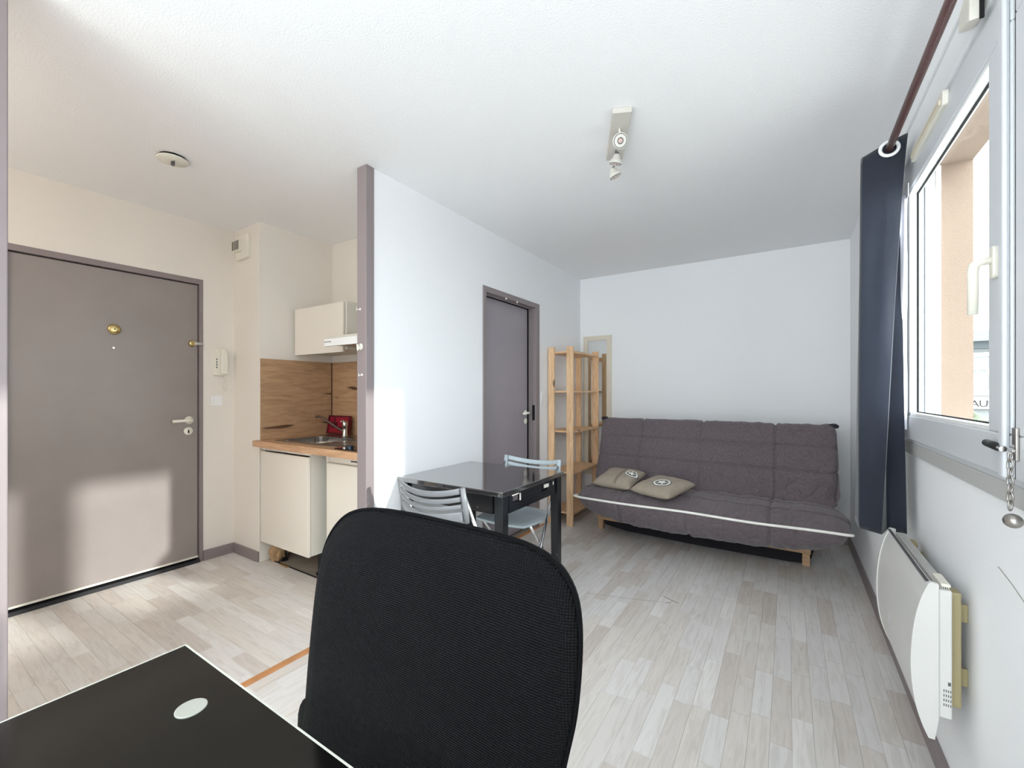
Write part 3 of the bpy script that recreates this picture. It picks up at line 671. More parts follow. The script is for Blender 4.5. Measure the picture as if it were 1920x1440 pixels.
# ------------------------------------------------------------------ black table
tb = thing('black_table', 'worn black square table with drawer slots beside the partition', 'table', (-1.575, 2.12, 0))
X0, X1, Y0, Y1 = -1.947, -1.195, 1.77, 2.465
obj('tabletop', B((X0, X1, Y0, Y1, 0.722, 0.748)), mat('polished_black_tabletop', (20, 22, 25), 0.13, spec=1.0, coat=1.0, bump=0.02, bscale=40), tb, bevel=0.003)
def leg(x, y, ix, iy):
    bm = bmesh.new(); a = 0.052; b = 0.046
    lo = [(0, 0), (b, 0), (b, b), (0, b)]; hi = [(0, 0), (a, 0), (a, a), (0, a)]
    L1 = [bm.verts.new((x + p[0] * ix, y + p[1] * iy, 0.0)) for p in lo]; L2 = [bm.verts.new((x + p[0] * ix, y + p[1] * iy, 0.60)) for p in hi]; L3 = [bm.verts.new((x + p[0] * ix, y + p[1] * iy, 0.722)) for p in hi]
    bm.faces.new(L1); bm.faces.new(L3)
    for A, Bq in ((L1, L2), (L2, L3)):
        for i in range(4): bm.faces.new((A[i], A[(i + 1) % 4], Bq[(i + 1) % 4], Bq[i]))
    return bm
for (x, y, ix, iy) in ((X0 + 0.012, Y0 + 0.02, 1, 1), (X1 - 0.012, Y0 + 0.02, -1, 1), (X0 + 0.012, Y1 - 0.012, 1, -1), (X1 - 0.012, Y1 - 0.012, -1, -1)):
    obj('leg', leg(x, y, ix, iy), TABB, tb, bevel=0.002)
obj('apron', B((X0 + 0.085, X1 - 0.085, Y0 + 0.035, Y0 + 0.055, 0.62, 0.721)), TABB, tb)
obj('apron', B((X0 + 0.085, X1 - 0.085, Y1 - 0.045, Y1 - 0.025, 0.62, 0.721)), TABB, tb)
obj('apron', B((X0 + 0.03, X0 + 0.05, Y0 + 0.093, Y1 - 0.085, 0.62, 0.721)), TABB, tb)
tbn = MATS['polished_black_tabletop'].node_tree.nodes['Principled BSDF']; tbn.inputs['Coat IOR'].default_value = 1.9; tbn.inputs['Coat Roughness'].default_value = 0.07
# front (room side) apron with two cut slots
ax0, ax1 = X1 - 0.042, X1 - 0.022
obj('apron', B((ax0, ax1, Y0 + 0.093, Y1 - 0.085, 0.62, 0.665), (ax0, ax1, Y0 + 0.093, Y1 - 0.085, 0.705, 0.721),
               (ax0, ax1, Y0 + 0.093, 1.90, 0.665, 0.705), (ax0, ax1, 1.98, 2.20, 0.665, 0.705), (ax0, ax1, 2.28, Y1 - 0.085, 0.665, 0.705)), TABB, tb)
for q in ((ax1 - 0.004, ax1 + 0.001, 1.970, 1.980, 0.666, 0.704), (ax1 - 0.004, ax1 + 0.001, 1.89, 1.96, 0.705, 0.709), (ax1 - 0.004, ax1 + 0.0015, 2.245, 2.30, 0.680, 0.700), (ax1 - 0.004, ax1 + 0.0015, 2.355, 2.363, 0.68, 0.70)):
    obj('slot_splinter', B(q), CHIP, tb)

# ------------------------------------------------------------------ folding chairs
def folding_chair(label, m, loc, rz):
    t = thing('folding_chair', label, 'chair', loc, 'metal folding chairs at the black table', rz)
    W = 0.215
    def back_y(z): return -0.20 + (0.79 - z) * 0.20
    # backrest: curved pad with slots, slats joined by ends
    def bar(z0, z1, w):
        def fn(u, v_):
            a = 2 * math.pi * v_; x = -w + 2 * w * u; zc = (z0 + z1) / 2; hz = (z1 - z0) / 2
            e = (abs(math.cos(a)) ** 0.6) * (1 if math.cos(a) > 0 else -1); g = (abs(math.sin(a)) ** 0.6) * (1 if math.sin(a) > 0 else -1)
            zz = zc + hz * e - 0.028 * (1 - (x / W) ** 2)
            return Vector((x, back_y(zc + hz * e) - 0.05 * (1 - (x / W) ** 2) + 0.008 * g - 0.004, zz))
        return grid(fn, 25, 16, True)
    zs = [(0.762, 0.792), (0.725, 0.750), (0.690, 0.713), (0.625, 0.677)]
    for i, (a, b) in enumerate(zs):
        obj('back_slat', bar(a, b, W - 0.012), m, t, smooth=True, local=True)
    for s in (-1, 1):
        bm = T([(s * W, back_y(0.79) - 0.002, 0.79), (s * W, back_y(0.70), 0.70), (s * W, back_y(0.62), 0.615)], [0.013, 0.015, 0.013], 10)
        obj('back_side', bm, m, t, smooth=True, local=True)
        obj('front_leg', T([(s * W, back_y(0.76), 0.76), (s * W, 0.20, 0.012), (s * W, 0.204, 0.004)], 0.0095, 10), CHROME, t, smooth=True, local=True)
        obj('rear_leg', T([(s * (W - 0.03), 0.14, 0.425), (s * (W - 0.03), -0.215, 0.008)], 0.0095, 10), CHROME, t, smooth=True, local=True)
        obj('foot_cap', T([(s * W, 0.196, 0.03), (s * W, 0.204, 0.0)], 0.012, 10), BLKP, t, local=True)
        obj('foot_cap', T([(s * (W - 0.03), -0.20, 0.026), (s * (W - 0.03), -0.219, 0.0)], 0.012, 10), BLKP, t, local=True)
        obj('pivot_bolt', T([(s * (W - 0.045), -0.062, 0.19), (s * (W + 0.014), -0.062, 0.19)], 0.006, 10), CHROME, t, local=True)
    obj('cross_bar', T([(-W, 0.165, 0.10), (W, 0.165, 0.10)], 0.007, 8), CHROME, t, local=True)
    obj('cross_bar', T([(-W + 0.03, -0.16, 0.075), (W - 0.03, -0.16, 0.075)], 0.007, 8), CHROME, t, local=True)
    def seatf(u, v_):
        x = -1 + 2 * u; y = -1 + 2 * v_
        return x, y
    bm = prism(rrect(-0.185, 0.185, -0.17, 0.225, 0.055, 6), 'z', -0.009, 0.009)
    bmesh.ops.subdivide_edges(bm, edges=bm.edges, cuts=1)
    bm.free()
    def seat_grid():
        bm = bmesh.new(); n = 20; top = []; bot = []
        for i in range(n + 1):
            rt_, rb_ = [], []
            for j in range(n + 1):
                a, b = -1 + 2 * i / n, -1 + 2 * j / n
                # squircle mapping
                x = a * math.sqrt(1 - 0.22 * b * b); y = b * math.sqrt(1 - 0.22 * a * a)
                edge = max(abs(a), abs(b)); z = 0.448 - 0.012 * (1 - a * a) * (1 - b * b) - 0.008 * max(0, edge - 0.85) / 0.15 + (0.012 * max(0, -b - 0.6))
                rt_.append(bm.verts.new((x * 0.205, 0.025 + y * 0.205, z))); rb_.append(bm.verts.new((x * 0.20, 0.025 + y * 0.20, z - 0.016)))
            top.append(rt_); bot.append(rb_)
        for i in range(n):
            for j in range(n):
                bm.faces.new((top[i][j], top[i + 1][j], top[i + 1][j + 1], top[i][j + 1])); bm.faces.new((bot[i][j], bot[i][j + 1], bot[i + 1][j + 1], bot[i + 1][j]))
        for k in range(n):
            for (A, Bq) in ((0, 0), (n, n)):
                pass
            bm.faces.new((top[0][k], top[0][k + 1], bot[0][k + 1], bot[0][k])); bm.faces.new((top[n][k], bot[n][k], bot[n][k + 1], top[n][k + 1]))
            bm.faces.new((top[k][0], bot[k][0], bot[k + 1][0], top[k + 1][0])); bm.faces.new((top[k][n], top[k + 1][n], bot[k + 1][n], bot[k][n]))
        return bm
    autosmooth(obj('seat', seat_grid(), m, t, local=True), 50)
    return t
folding_chair('darker grey folding chair on the near side of the black table', GALU, (-1.525, 1.80, 0), 0.0)
folding_chair('pale silver folding chair at far side of the black table', SALU, (-1.52, 2.42, 0), math.pi + 0.0)

# ------------------------------------------------------------------ pine shelf
ps = thing('pine_shelf_unit', 'tall open pine shelf unit in the corner left of the sofa bed', 'shelf', (-1.805, 3.97, 0))
sx0, sx1, sy0, sy1 = -1.935, -1.678, 3.65, 4.30
for (x0, x1, y0, y1) in ((sx0, sx0 + 0.062, sy0, sy0 + 0.024), (sx1 - 0.066, sx1, sy0, sy0 + 0.024), (sx0, sx0 + 0.062, sy1 - 0.024, sy1), (sx1 - 0.066, sx1, sy1 - 0.024, sy1)):
    obj('post', B((x0, x1, y0, y1, 0, 1.675)), PINEZ, ps, bevel=0.002)
for z in (0.12, 0.50, 0.885, 1.262, 1.635):
    obj('shelf_board', B((sx0 + 0.003, sx1 - 0.003, sy0 + 0.0245, sy1 - 0.0245, z - 0.018, z)), PINEY, ps, bevel=0.002)

# ------------------------------------------------------------------ mirror
mr = thing('wall_mirror', 'narrow tall mirror in cream frame behind the pine shelf', 'mirror', (-1.745, YB, 0.3))
mx0, mx1, mz0, mz1 = -1.905, -1.588, 0.35, 1.860
obj('frame', B((mx0, mx0 + 0.052, YB - 0.022, YB - 0.001, mz0, mz1), (mx1 - 0.052, mx1, YB - 0.022, YB - 0.001, mz0, mz1), (mx0 + 0.052, mx1 - 0.052, YB - 0.022, YB - 0.001, mz1 - 0.052, mz1), (mx0 + 0.052, mx1 - 0.052, YB - 0.022, YB - 0.001, mz0, mz0 + 0.052)), MIRF, mr, bevel=0.003)
obj('mirror_glass', B((mx0 + 0.052, mx1 - 0.052, YB - 0.012, YB - 0.006, mz0 + 0.052, mz1 - 0.052)), MIRG, mr)

# ------------------------------------------------------------------ sofa bed
sf = thing('sofa_bed', 'mauve-grey quilted click-clack sofa bed with white piping', 'sofa', (-0.58, 3.75, 0))
BX0, BX1 = -1.515, 0.305; QX0, QX1 = -1.49, 0.335
def smooth_bump(d, w_): return math.exp(-(d / w_) ** 2)
def cushion(profile, x0, x1, zc, yc, pows, seams_x, seam_lines, nx, m_, name, wr):
    P = catmull([(0, p[0], p[1]) for p in profile], 18, closed=True); nv = len(P)
    xc, hw = (x0 + x1) / 2, (x1 - x0) / 2
    bm = bmesh.new(); V = []
    for i in range(nx):
        u = -1 + 2 * i / (nx - 1); u = math.copysign(abs(u) ** 0.85, u); x = xc + hw * u; ring = []
        for j, p in enumerate(P):
            up = p.z > zc
            s = max(0.03, (1 - abs(u) ** pows[0 if up else 1])) ** 0.5
            sy = max(0.03, (1 - abs(u) ** pows[2])) ** 0.5
            y = yc + (p.y - yc) * sy; z = zc + (p.z - zc) * s
            ring.append(bm.verts.new((x, y, z)))
        V.append(ring)
    for i in range(nx - 1):
        for j in range(nv): bm.faces.new((V[i][j], V[i][(j + 1) % nv], V[i + 1][(j + 1) % nv], V[i + 1][j]))
    bm.faces.new(V[0][::-1]); bm.faces.new(V[-1])
    bmesh.ops.recalc_face_normals(bm, faces=bm.faces); bm.normal_update()
    for v_ in bm.verts:
        c = v_.co; d = 0.0
        for sx_ in seams_x: d -= 0.015 * smooth_bump(c.x - sx_, 0.0095)
        for ln in seam_lines: d -= 0.017 * smooth_bump(ln(c), 0.0085)
        n1 = noise.noise(Vector((c.x * 5, c.y * 5, c.z * 5 + 3))) * 0.008
        n2 = (noise.noise(Vector((c.x * 18 + c.z * 14, c.y * 6, c.z * 7 - c.x * 5))) - 0.9 * max(0, 0.12 - abs(noise.noise(Vector((c.x * 11 - c.z * 9, c.y * 5 + 7, c.z * 5 + c.x * 4))))) * 6) * 0.010 * wr(c)
        v_['d'] if False else None
        c += v_.normal * (d + n1 + n2)
    return obj(name, bm, m_, sf, smooth=True)
back_prof = [(3.70, 0.43), (3.735, 0.47), (3.79, 0.60), (3.85, 0.76), (3.91, 0.90), (3.955, 0.985), (4.00, 1.005), (4.05, 0.99), (4.06, 0.94), (4.02, 0.80), (3.96, 0.64), (3.90, 0.48), (3.86, 0.40), (3.77, 0.38)]
bk = cushion(back_prof, BX0, BX1, 0.70, 3.92, (90, 60, 40), (-1.12, -0.61, -0.085), (lambda c: c.z - 0.845 if c.y < 4.0 else 9, lambda c: c.z - 0.67 if c.y < 3.9 else 9), 300, MAUVE, 'backrest',
             lambda c: min(1.0, max(0.15, (c.x + 1.0) * 0.9)) * (1.3 if c.z < 0.6 else 0.8))
seat_prof = [(3.78, 0.24), (3.80, 0.34), (3.77, 0.43), (3.68, 0.468), (3.56, 0.475), (3.44, 0.470), (3.34, 0.452), (3.265, 0.425), (3.222, 0.396), (3.225, 0.345), (3.26, 0.275), (3.315, 0.215), (3.40, 0.185), (3.55, 0.185), (3.70, 0.20)]
st = cushion(seat_prof, QX0, QX1, 0.395, 3.5, (12, 3.6, 30), (-1.105, -0.613, -0.10), (lambda c: c.y - 3.60 if c.z > 0.4 else 9, lambda c: c.y - 3.42 if c.z > 0.4 else 9), 300, MAUVE, 'seat_cushion',
             lambda c: 1.0 if c.y < 3.35 else 0.7)
pp = [(QX0 + 0.000, 3.33, 0.388), (QX0 + 0.008, 3.25, 0.399), (QX0 + 0.04, 3.220, 0.402)] + [(x, 3.214 + 0.003 * math.sin(x * 9), 0.398 + 0.003 * math.sin(x * 7)) for x in [QX0 + 0.1 + k * 0.1 for k in range(17)]] + [(QX1 - 0.035, 3.220, 0.40), (QX1 - 0.012, 3.25, 0.394), (QX1 - 0.006, 3.31, 0.378)]
obj('piping', T(catmull(pp, 4), 0.0085, 10), PIPE, sf, smooth=True)
for x in (BX0 + 0.025, BX1 - 0.025):
    bm = bmesh.new(); bmesh.ops.create_icosphere(bm, subdivisions=3, radius=1)
    for v_ in bm.verts:
        k = 1 + 0.35 * noise.noise(v_.co * 3); v_.co = Vector((x + v_.co.x * 0.035 * k, 3.985 + v_.co.y * 0.03 * k, 0.995 + v_.co.z * 0.018 * k))
    obj('gathered_corner', bm, mat('dark_elastic_cloth', (44, 42, 54), 0.9), sf, smooth=True)
obj('front_rail', B((-1.465, 0.135, 3.71, 3.735, 0.095, 0.185)), PINEX, sf, bevel=0.003)
obj('rear_rail', B((-1.465, 0.135, 4.20, 4.225, 0.095, 0.185)), PINEX, sf, bevel=0.003)
for x in (-1.465, 0.085):
    obj('leg', B((x, x + 0.045, 3.737, 3.78, 0, 0.10)), PINEX, sf)
    obj('leg', B((x, x + 0.045, 4.15, 4.195, 0, 0.10)), PINEX, sf)
    obj('side_rail', B((x + 0.01, x + 0.035, 3.785, 4.145, 0.10, 0.36)), PINEX, sf)
def sag(x): return 0.045 + 0.0 * x
bm = prism([(-1.50, 0.155), (-1.46, 0.07), (-1.2, 0.03), (-0.6, 0.018), (0.0, 0.025), (0.14, 0.04), (0.17, 0.15), (0.17, 0.30), (-1.50, 0.30)], 'y', 3.80, 4.14)
obj('fabric_storage_cover', bm, BLKCLOTH, sf)
bm = prism([(-1.418, 0.092), (-1.40, 0.05), (-1.2, 0.022), (-0.6, 0.008), (0.0, 0.010), (0.083, 0.018), (0.083, 0.092)], 'y', 3.742, 3.752)
obj('fabric_skirt', bm, BLKCLOTH, sf)

# ------------------------------------------------------------------ pillows
def pillow(label, cx, cy, rz, s, star, bands, tiltx=0.0, tilty=0.0, z0=0.474):
    t = thing('throw_pillow', label, 'pillow', (cx, cy, z0), 'khaki star pillows on the sofa bed', rz)
    t.rotation_euler = (tiltx, tilty, rz)
    hs = s / 2
    def top(a, b):
        h = 0.058 * ((1 - a ** 4) * (1 - b ** 4)) ** 0.55 + 0.003 * noise.noise(Vector((a * 4, b * 4, cx))) 
        px = a * hs * (1 - 0.06 * (1 - b * b)); py = b * hs * (1 - 0.06 * (1 - a * a))
        return Vector((px, py, 0.036 + h))
    bm = bmesh.new(); n = 28
    def tv(i, j): return top(-1 + 2 * i / n, -1 + 2 * j / n)
    up = [[bm.verts.new(tv(i, j)) for j in range(n + 1)] for i in range(n + 1)]
    lo = []
    for i in range(n + 1):
        r = []
        for j in range(n + 1):
            if i in (0, n) or j in (0, n): r.append(up[i][j])
            else:
                p = tv(i, j); r.append(bm.verts.new((p.x, p.y, 0.036 - (p.z - 0.036) * 0.85)))
        lo.append(r)
    for i in range(n):
        for j in range(n):
            bm.faces.new((up[i][j], up[i + 1][j], up[i + 1][j + 1], up[i][j + 1])); bm.faces.new((lo[i][j], lo[i][j + 1], lo[i + 1][j + 1], lo[i + 1][j]))
    body = obj('cover', bm, KHAKI, t, smooth=True, local=True)
    def decal(name, polys, m_, off):
        bm = bmesh.new()
        for poly in polys:
            vs = [bm.verts.new((p[0], p[1], 0)) for p in poly]
            try: bm.faces.new(vs)
            except ValueError: pass
        bmesh.ops.triangulate(bm, faces=bm.faces)
        for _ in range(2): bmesh.ops.subdivide_edges(bm, edges=bm.edges, cuts=1, use_grid_fill=True)
        for v_ in bm.verts:
            p = top(max(-1, min(1, v_.co.x)), max(-1, min(1, v_.co.y))); v_.co = p + Vector((0, 0, off))
        return obj(name, bm, m_, t, smooth=True, local=True)
    sx_, sy_, R = star
    def disc(R_, n_=28): return [(sx_ + R_ * math.cos(2 * math.pi * k / n_), sy_ + R_ * math.sin(2 * math.pi * k / n_)) for k in range(n_)]
    def ring(Ra, Rb, n_=28):
        A = disc(Ra, n_); Bq = disc(Rb, n_); return [[A[k], A[(k + 1) % n_], Bq[(k + 1) % n_], Bq[k]] for k in range(n_)]
    def fan(Ra, n_=28):
        A = disc(Ra, n_); return [[(sx_, sy_), A[k], A[(k + 1) % n_]] for k in range(n_)]
    decal('emblem_disc', fan(R), PGREY, 0.0012)
    decal('emblem_ring', ring(R * 0.90, R * 0.70), PWHITE, 0.0022)
    st_ = []
    for k in range(10):
        a = math.radians(90 + 36 * k); r_ = R * (0.66 if k % 2 == 0 else 0.27); st_.append((sx_ + r_ * math.cos(a), sy_ + r_ * math.sin(a)))
    decal('emblem_star', [[(sx_, sy_), st_[k], st_[(k + 1) % 10]] for k in range(10)], PWHITE, 0.0026)
    for (x0, x1, y0, y1, m_) in bands:
        nx_ = max(1, int((x1 - x0) * 10)); ny_ = max(1, int((y1 - y0) * 10))
        decal('printed_band', [[(x0 + (x1 - x0) * i / nx_, y0 + (y1 - y0) * j / ny_), (x0 + (x1 - x0) * (i + 1) / nx_, y0 + (y1 - y0) * j / ny_), (x0 + (x1 - x0) * (i + 1) / nx_, y0 + (y1 - y0) * (j + 1) / ny_), (x0 + (x1 - x0) * i / nx_, y0 + (y1 - y0) * (j + 1) / ny_)] for i in range(nx_) for j in range(ny_)], m_, 0.0008)
    return t
pillow('khaki star pillow lying flat in front, nearer the sofa middle', -0.81, 3.395, math.radians(-22), 0.35, (0.22, -0.28, 0.42), [(-0.5, 0.2, 0.78, 0.93, KHAKIL)], tiltx=math.radians(9), z0=0.485)
pillow('khaki banded pillow behind, at the left end of the sofa bed', -1.185, 3.51, math.radians(-8), 0.335, (0.66, 0.10, 0.34), [(-0.9, -0.35, 0.80, 0.95, KHAKIL), (0.12, 0.28, -0.95, 0.95, KHAKID), (-0.95, 0.12, 0.55, 0.66, KHAKID)], tiltx=math.radians(13), z0=0.492)

# ------------------------------------------------------------------ electric heater
ht = thing('electric_heater', 'off-white electric wall heater with bowed front panel', 'heater', (0.36, 1.93, 0.28))
hy0, hy1 = 1.645, 2.225
fp = [(0.333, 0.712), (0.316, 0.66), (0.303, 0.59), (0.297, 0.51), (0.298, 0.44), (0.306, 0.37), (0.320, 0.315), (0.334, 0.280)]
fs = [Vector((p[0], 0, p[1])) for p in fp]; fs = catmull(fs, 4)
poly = [(p.x, p.z) for p in fs] + [(0.340, 0.285), (0.345, 0.345), (0.345, 0.705)]
autosmooth(obj('front_panel', prism(poly, 'y', hy0 + 0.012, hy1 - 0.012), HEATW, ht), 30)
for (a, b) in ((hy0, hy0 + 0.0118), (hy1 - 0.0118, hy1)):
    poly2 = [(p.x - 0.003, p.z) for p in fs] + [(0.344, 0.280), (0.352, 0.34), (0.352, 0.715), (0.336, 0.718)]
    autosmooth(obj('end_cheek', prism(poly2, 'y', a, b), HEATW, ht), 30)
obj('casing', B((0.3525, 0.380, hy0 + 0.004, hy1 - 0.004, 0.345, 0.70)), HEATW, ht, bevel=0.004)
for k in range(9):
    obj('outlet_slat', B((0.327 + k * 0.0032, 0.3285 + k * 0.0032, hy0 + 0.016, hy1 - 0.016, 0.7125, 0.7165)) if k < 3 else B((0.3528 + (k - 3) * 0.0042, 0.3548 + (k - 3) * 0.0042, hy0 + 0.016, hy1 - 0.016, 0.7005, 0.7065)), INK if k < 3 else HEATW, ht)
obj('control_hatch', B((0.358, 0.379, hy0 + 0.01, hy0 + 0.10, 0.7066, 0.716)), IVORY, ht, bevel=0.003)
for q in (hy0 + 0.03, hy1 - 0.07): obj('wall_bracket', B((0.3805, 0.404, q, q + 0.04, 0.37, 0.69), (0.404, 0.4245, q + 0.03, q + 0.038, 0.42, 0.47), (0.404, 0.4245, q + 0.03, q + 0.038, 0.60, 0.65)), HEATB, ht, bevel=0.002)
obj('rating_mark', B(*([(0.371, 0.377, hy0 + 0.0035, hy0 + 0.0042, 0.438, 0.448)] + [(0.362 + 0.0045 * a, 0.364 + 0.0045 * a, hy0 + 0.0035, hy0 + 0.0042, 0.380 + 0.013 * b, 0.387 + 0.013 * b) for a in range(4) for b in range(4)])), INK, ht)['kind'] = 'stuff'
for k, (y, z, l) in enumerate(((2.06, 0.55, 0.10), (2.04, 0.52, 0.09), (2.02, 0.50, 0.11), (2.0, 0.46, 0.09), (2.10, 0.57, 0.06))):
    pass

# ------------------------------------------------------------------ curtain rod, curtain, sheer
rod = thing('curtain_rod', 'dark red-brown curtain rod running above the window', 'curtain rod', (0.33, 1.3, 2.2))
obj('pole', T([(0.33, 0.2, 2.195), (0.33, 2.46, 2.195)], 0.0125, 16), DARKROD, rod, smooth=True)
for y in (2.44, 0.24):
    obj('rod_bracket', T([(0.33, y, 2.195), (0.36, y, 2.195), (XR - 0.001, y, 2.215)], 0.008, 10), DARKROD, rod)
obj('end_cap', LA([(0.0126, 0), (0.018, 0.006), (0.018, 0.02), (0.008, 0.03)], (0.33, 2.46, 2.195), (0, 1, 0), 16), DARKROD, rod, smooth=True)

cu = thing('navy_curtain', 'navy blue eyelet curtain bunched at the far end of the rod', 'curtain', (0.31, 2.28, 0.67))
topc = [(0.290, 2.40, 2.185), (0.262, 2.30, 2.183), (0.248, 2.215, 2.187), (0.252, 2.205, 2.189), (0.335, 2.200, 2.225), (0.385, 2.215, 2.247), (0.386, 2.225, 2.247), (0.30, 2.27, 2.20), (0.305, 2.28, 2.20), (0.372, 2.32, 2.23), (0.365, 2.33, 2.23), (0.31, 2.38, 2.21)]
botc = [(0.270, 2.44, 0.71), (0.238, 2.29, 0.71), (0.244, 2.262, 0.695), (0.247, 2.256, 0.692), (0.28, 2.24, 0.688), (0.311, 2.237, 0.682), (0.314, 2.245, 0.682), (0.335, 2.29, 0.69), (0.345, 2.29, 0.69), (0.388, 2.245, 0.695), (0.388, 2.26, 0.695), (0.31, 2.38, 0.70)]
def dens(P, m=6):
    P = [Vector(p) for p in P]; return [P[i].lerp(P[i + 1], k / m) for i in range(len(P) - 1) for k in range(m)] + [P[-1]]
tc_, bc_ = dens(topc), dens(botc)
def cf(u, v_):
    i = u * (len(tc_) - 1); k = min(int(i), len(tc_) - 2); f = i - k
    a = tc_[k].lerp(tc_[k + 1], f); b = bc_[k].lerp(bc_[k + 1], f)
    q = v_ ** 0.8
    p = a.lerp(b, q); p.z = a.z + (b.z - a.z) * v_
    p.y += 0.006 * noise.noise(Vector((p.x * 20, p.z * 3, u * 6)))
    return p
bm = grid(cf, len(tc_), 50)
cl = autosmooth(obj('cloth', bm, NAVY, cu), 28)
sd = cl.modifiers.new('thickness', 'SOLIDIFY'); sd.thickness = 0.003
import mathutils
def eyelet(x, y, z, rot):
    pts = []
    for k in range(28):
        a = 2 * math.pi * k / 28; v_ = Vector((0.0275 * math.cos(a), 0, 0.0265 * math.sin(a))); v_.rotate(mathutils.Euler((0, 0, rot))); pts.append(Vector((x, y, z)) + v_)
    return T(pts, 0.0062, 8, closed=True)
obj('eyelet', eyelet(0.33, 2.194, 2.195, 0.0), WHITEP, cu, smooth=True)
obj('eyelet', eyelet(0.33, 2.35, 2.195, 0.0), CHROME, cu, smooth=True)
obj('hem_stitch', T([cf(0.235, k / 20) + Vector((0.002, -0.004, 0)) for k in range(21)], 0.0012, 6), NAVY, cu)

shr = thing('sheer_curtain', 'narrow white sheer curtain tied between navy curtain and window', 'sheer curtain', (0.395, 2.36, 1.15))
def sf_(u, v_):
    z = 2.03 - 0.93 * v_
    xl = 0.371 - 0.020 * v_ ** 1.5 + 0.002 * math.sin(v_ * 9); xr = 0.399
    x = xl + (xr - xl) * u; y = 2.285 + 0.01 * math.sin(u * 7 + v_) + 0.006 * math.sin(v_ * 13) * u
    return Vector((x, y, z))
obj('cloth', grid(sf_, 16, 30), SHEER, shr, smooth=True)
def bow(s):
    bm = bmesh.new()
    c0 = (0.395, 2.30, 2.025)
    a = [(c0[0], c0[1], c0[2] + 0.006), (c0[0], c0[1], c0[2] - 0.006)]
    k_ = 0.034 if s > 0 else 0.006
    e = [(c0[0] - k_ * 0.8, c0[1] + s * 0.085, c0[2] + 0.03), (c0[0] - k_, c0[1] + s * 0.09, c0[2] - 0.022)]
    vs = [bm.verts.new(q) for q in (a[0], e[0], e[1], a[1])]; vs2 = [bm.verts.new((q.co.x - 0.002, q.co.y, q.co.z)) for q in vs]
    bm.faces.new(vs); bm.faces.new(vs2[::-1])
    for i in range(4): bm.faces.new((vs[i], vs[(i + 1) % 4], vs2[(i + 1) % 4], vs2[i]))
    return bm
obj('tie_loop', bow(1), SHEER, shr); obj('tie_loop', bow(-1), SHEER, shr)

# ------------------------------------------------------------------ ceiling spots
cs = thing('ceiling_spot_bar', 'white ceiling bar lamp with three tilted spot heads', 'ceiling lamp', (-0.69, 2.02, 2.5))
A0 = Vector((-0.612, 1.845)); A1 = Vector((-0.775, 2.205)); dd = (A1 - A0).normalized(); nn = Vector((-dd.y, dd.x))
def plate(hw, z0, z1, e=0.0):
    P = [A0 - dd * e - nn * hw, A0 - dd * e + nn * hw, A1 + dd * e + nn * hw, A1 + dd * e - nn * hw]
    return prism([(p.x, p.y) for p in P], 'z', z0, z1)
obj('mounting_plate', plate(0.042, 2.476, 2.4995), mat('pale_beige_lamp_enamel', (200, 196, 188), 0.4), cs, bevel=0.003)
def head(al, dz, dirv, r=0.028):
    p = A0.lerp(A1, al); base = Vector((p.x, p.y, 2.476)); dirv = Vector(dirv).normalized()
    c = base + Vector((0, 0, -dz))
    sh = obj('spot_head', LA([(0.010, -0.030), (0.016, -0.026), (0.020, -0.012), (r * 0.9, 0.0), (r, 0.006), (r, 0.014), (r * 0.93, 0.016)], c, dirv, 28), mat('spot_head_enamel', (206, 203, 196), 0.35), cs)
    autosmooth(sh, 30)
    obj('rim_shadow', LA([(r * 0.90, 0.0162), (r * 0.84, 0.0168)], c, dirv, 24), INK, sh)
    obj('reflector', LA([(r * 0.80, 0.0172), (r * 0.44, 0.0176)], c, dirv, 24), mat('spot_head_enamel', (206, 203, 196), 0.35), sh)
    obj('lamp_ring', LA([(r * 0.43, 0.0177), (r * 0.38, 0.0180)], c, dirv, 20), INK, sh)
    obj('bulb', LA([(0.0105, 0.0182), (0.010, 0.021), (0.004, 0.023)], c, dirv, 16), mat('pinkish_bulb_cap', (196, 170, 160), 0.3), sh)
    bk_ = c - dirv * 0.028
    obj('swivel_arm', T(catmull([base, base + Vector((0, 0, -0.012)), (base + bk_) / 2 + Vector((0.008, 0.0, -0.002)), bk_], 5), 0.0045, 8), INK if al > 0.6 else IVORY, cs, smooth=True)
head(0.30, 0.055, (0.50, -0.75, -0.55), 0.034)
head(0.76, 0.052, (-0.25, 0.1, -1), 0.032)
head(0.98, 0.075, (0.35, 0.25, -1), 0.032)

# ------------------------------------------------------------------ desk
dk = thing('glass_desk', 'black glass-topped desk with pale edge in the foreground', 'desk', (-0.5, 0.05, 0))
DX0, DX1, DY0, DY1 = -1.003, 0.10, -0.24, 0.366
obj('desktop', B((DX0 + 0.003, DX1 - 0.003, DY0 + 0.003, DY1 - 0.003, 0.742, 0.750)), DESKG, dk)
obj('glass_edge', B((DX0, DX0 + 0.003, DY0, DY1, 0.7425, 0.7505), (DX0 + 0.003, DX1, DY1 - 0.003, DY1, 0.7425, 0.7505), (DX1 - 0.003, DX1, DY0, DY1 - 0.003, 0.7425, 0.7505), (DX0 + 0.003, DX1 - 0.003, DY0, DY0 + 0.003, 0.7425, 0.7505)), DESKE, dk)
for x in (DX0 + 0.19, DX1 - 0.19):
    for y in (DY0 + 0.07, DY1 - 0.07):
        o_ = obj('leg', LA([(0.021, 0), (0.021, 0.738)], (x, y, 0.0), (0, 0, 1), 20), STEEL, dk)
        autosmooth(o_)
        if (x, y) == (DX0 + 0.19, DY1 - 0.07): pass
        obj('fixing_disc', LA([(0.0215, 0.0), (0.0215, 0.0014), (0.0205, 0.0018)], (x + 0.02, y + 0.0, 0.7501), (0, 0, 1), 32), mat('pale_steel_disc', (186, 188, 180), 0.45, metal=0.3), dk)
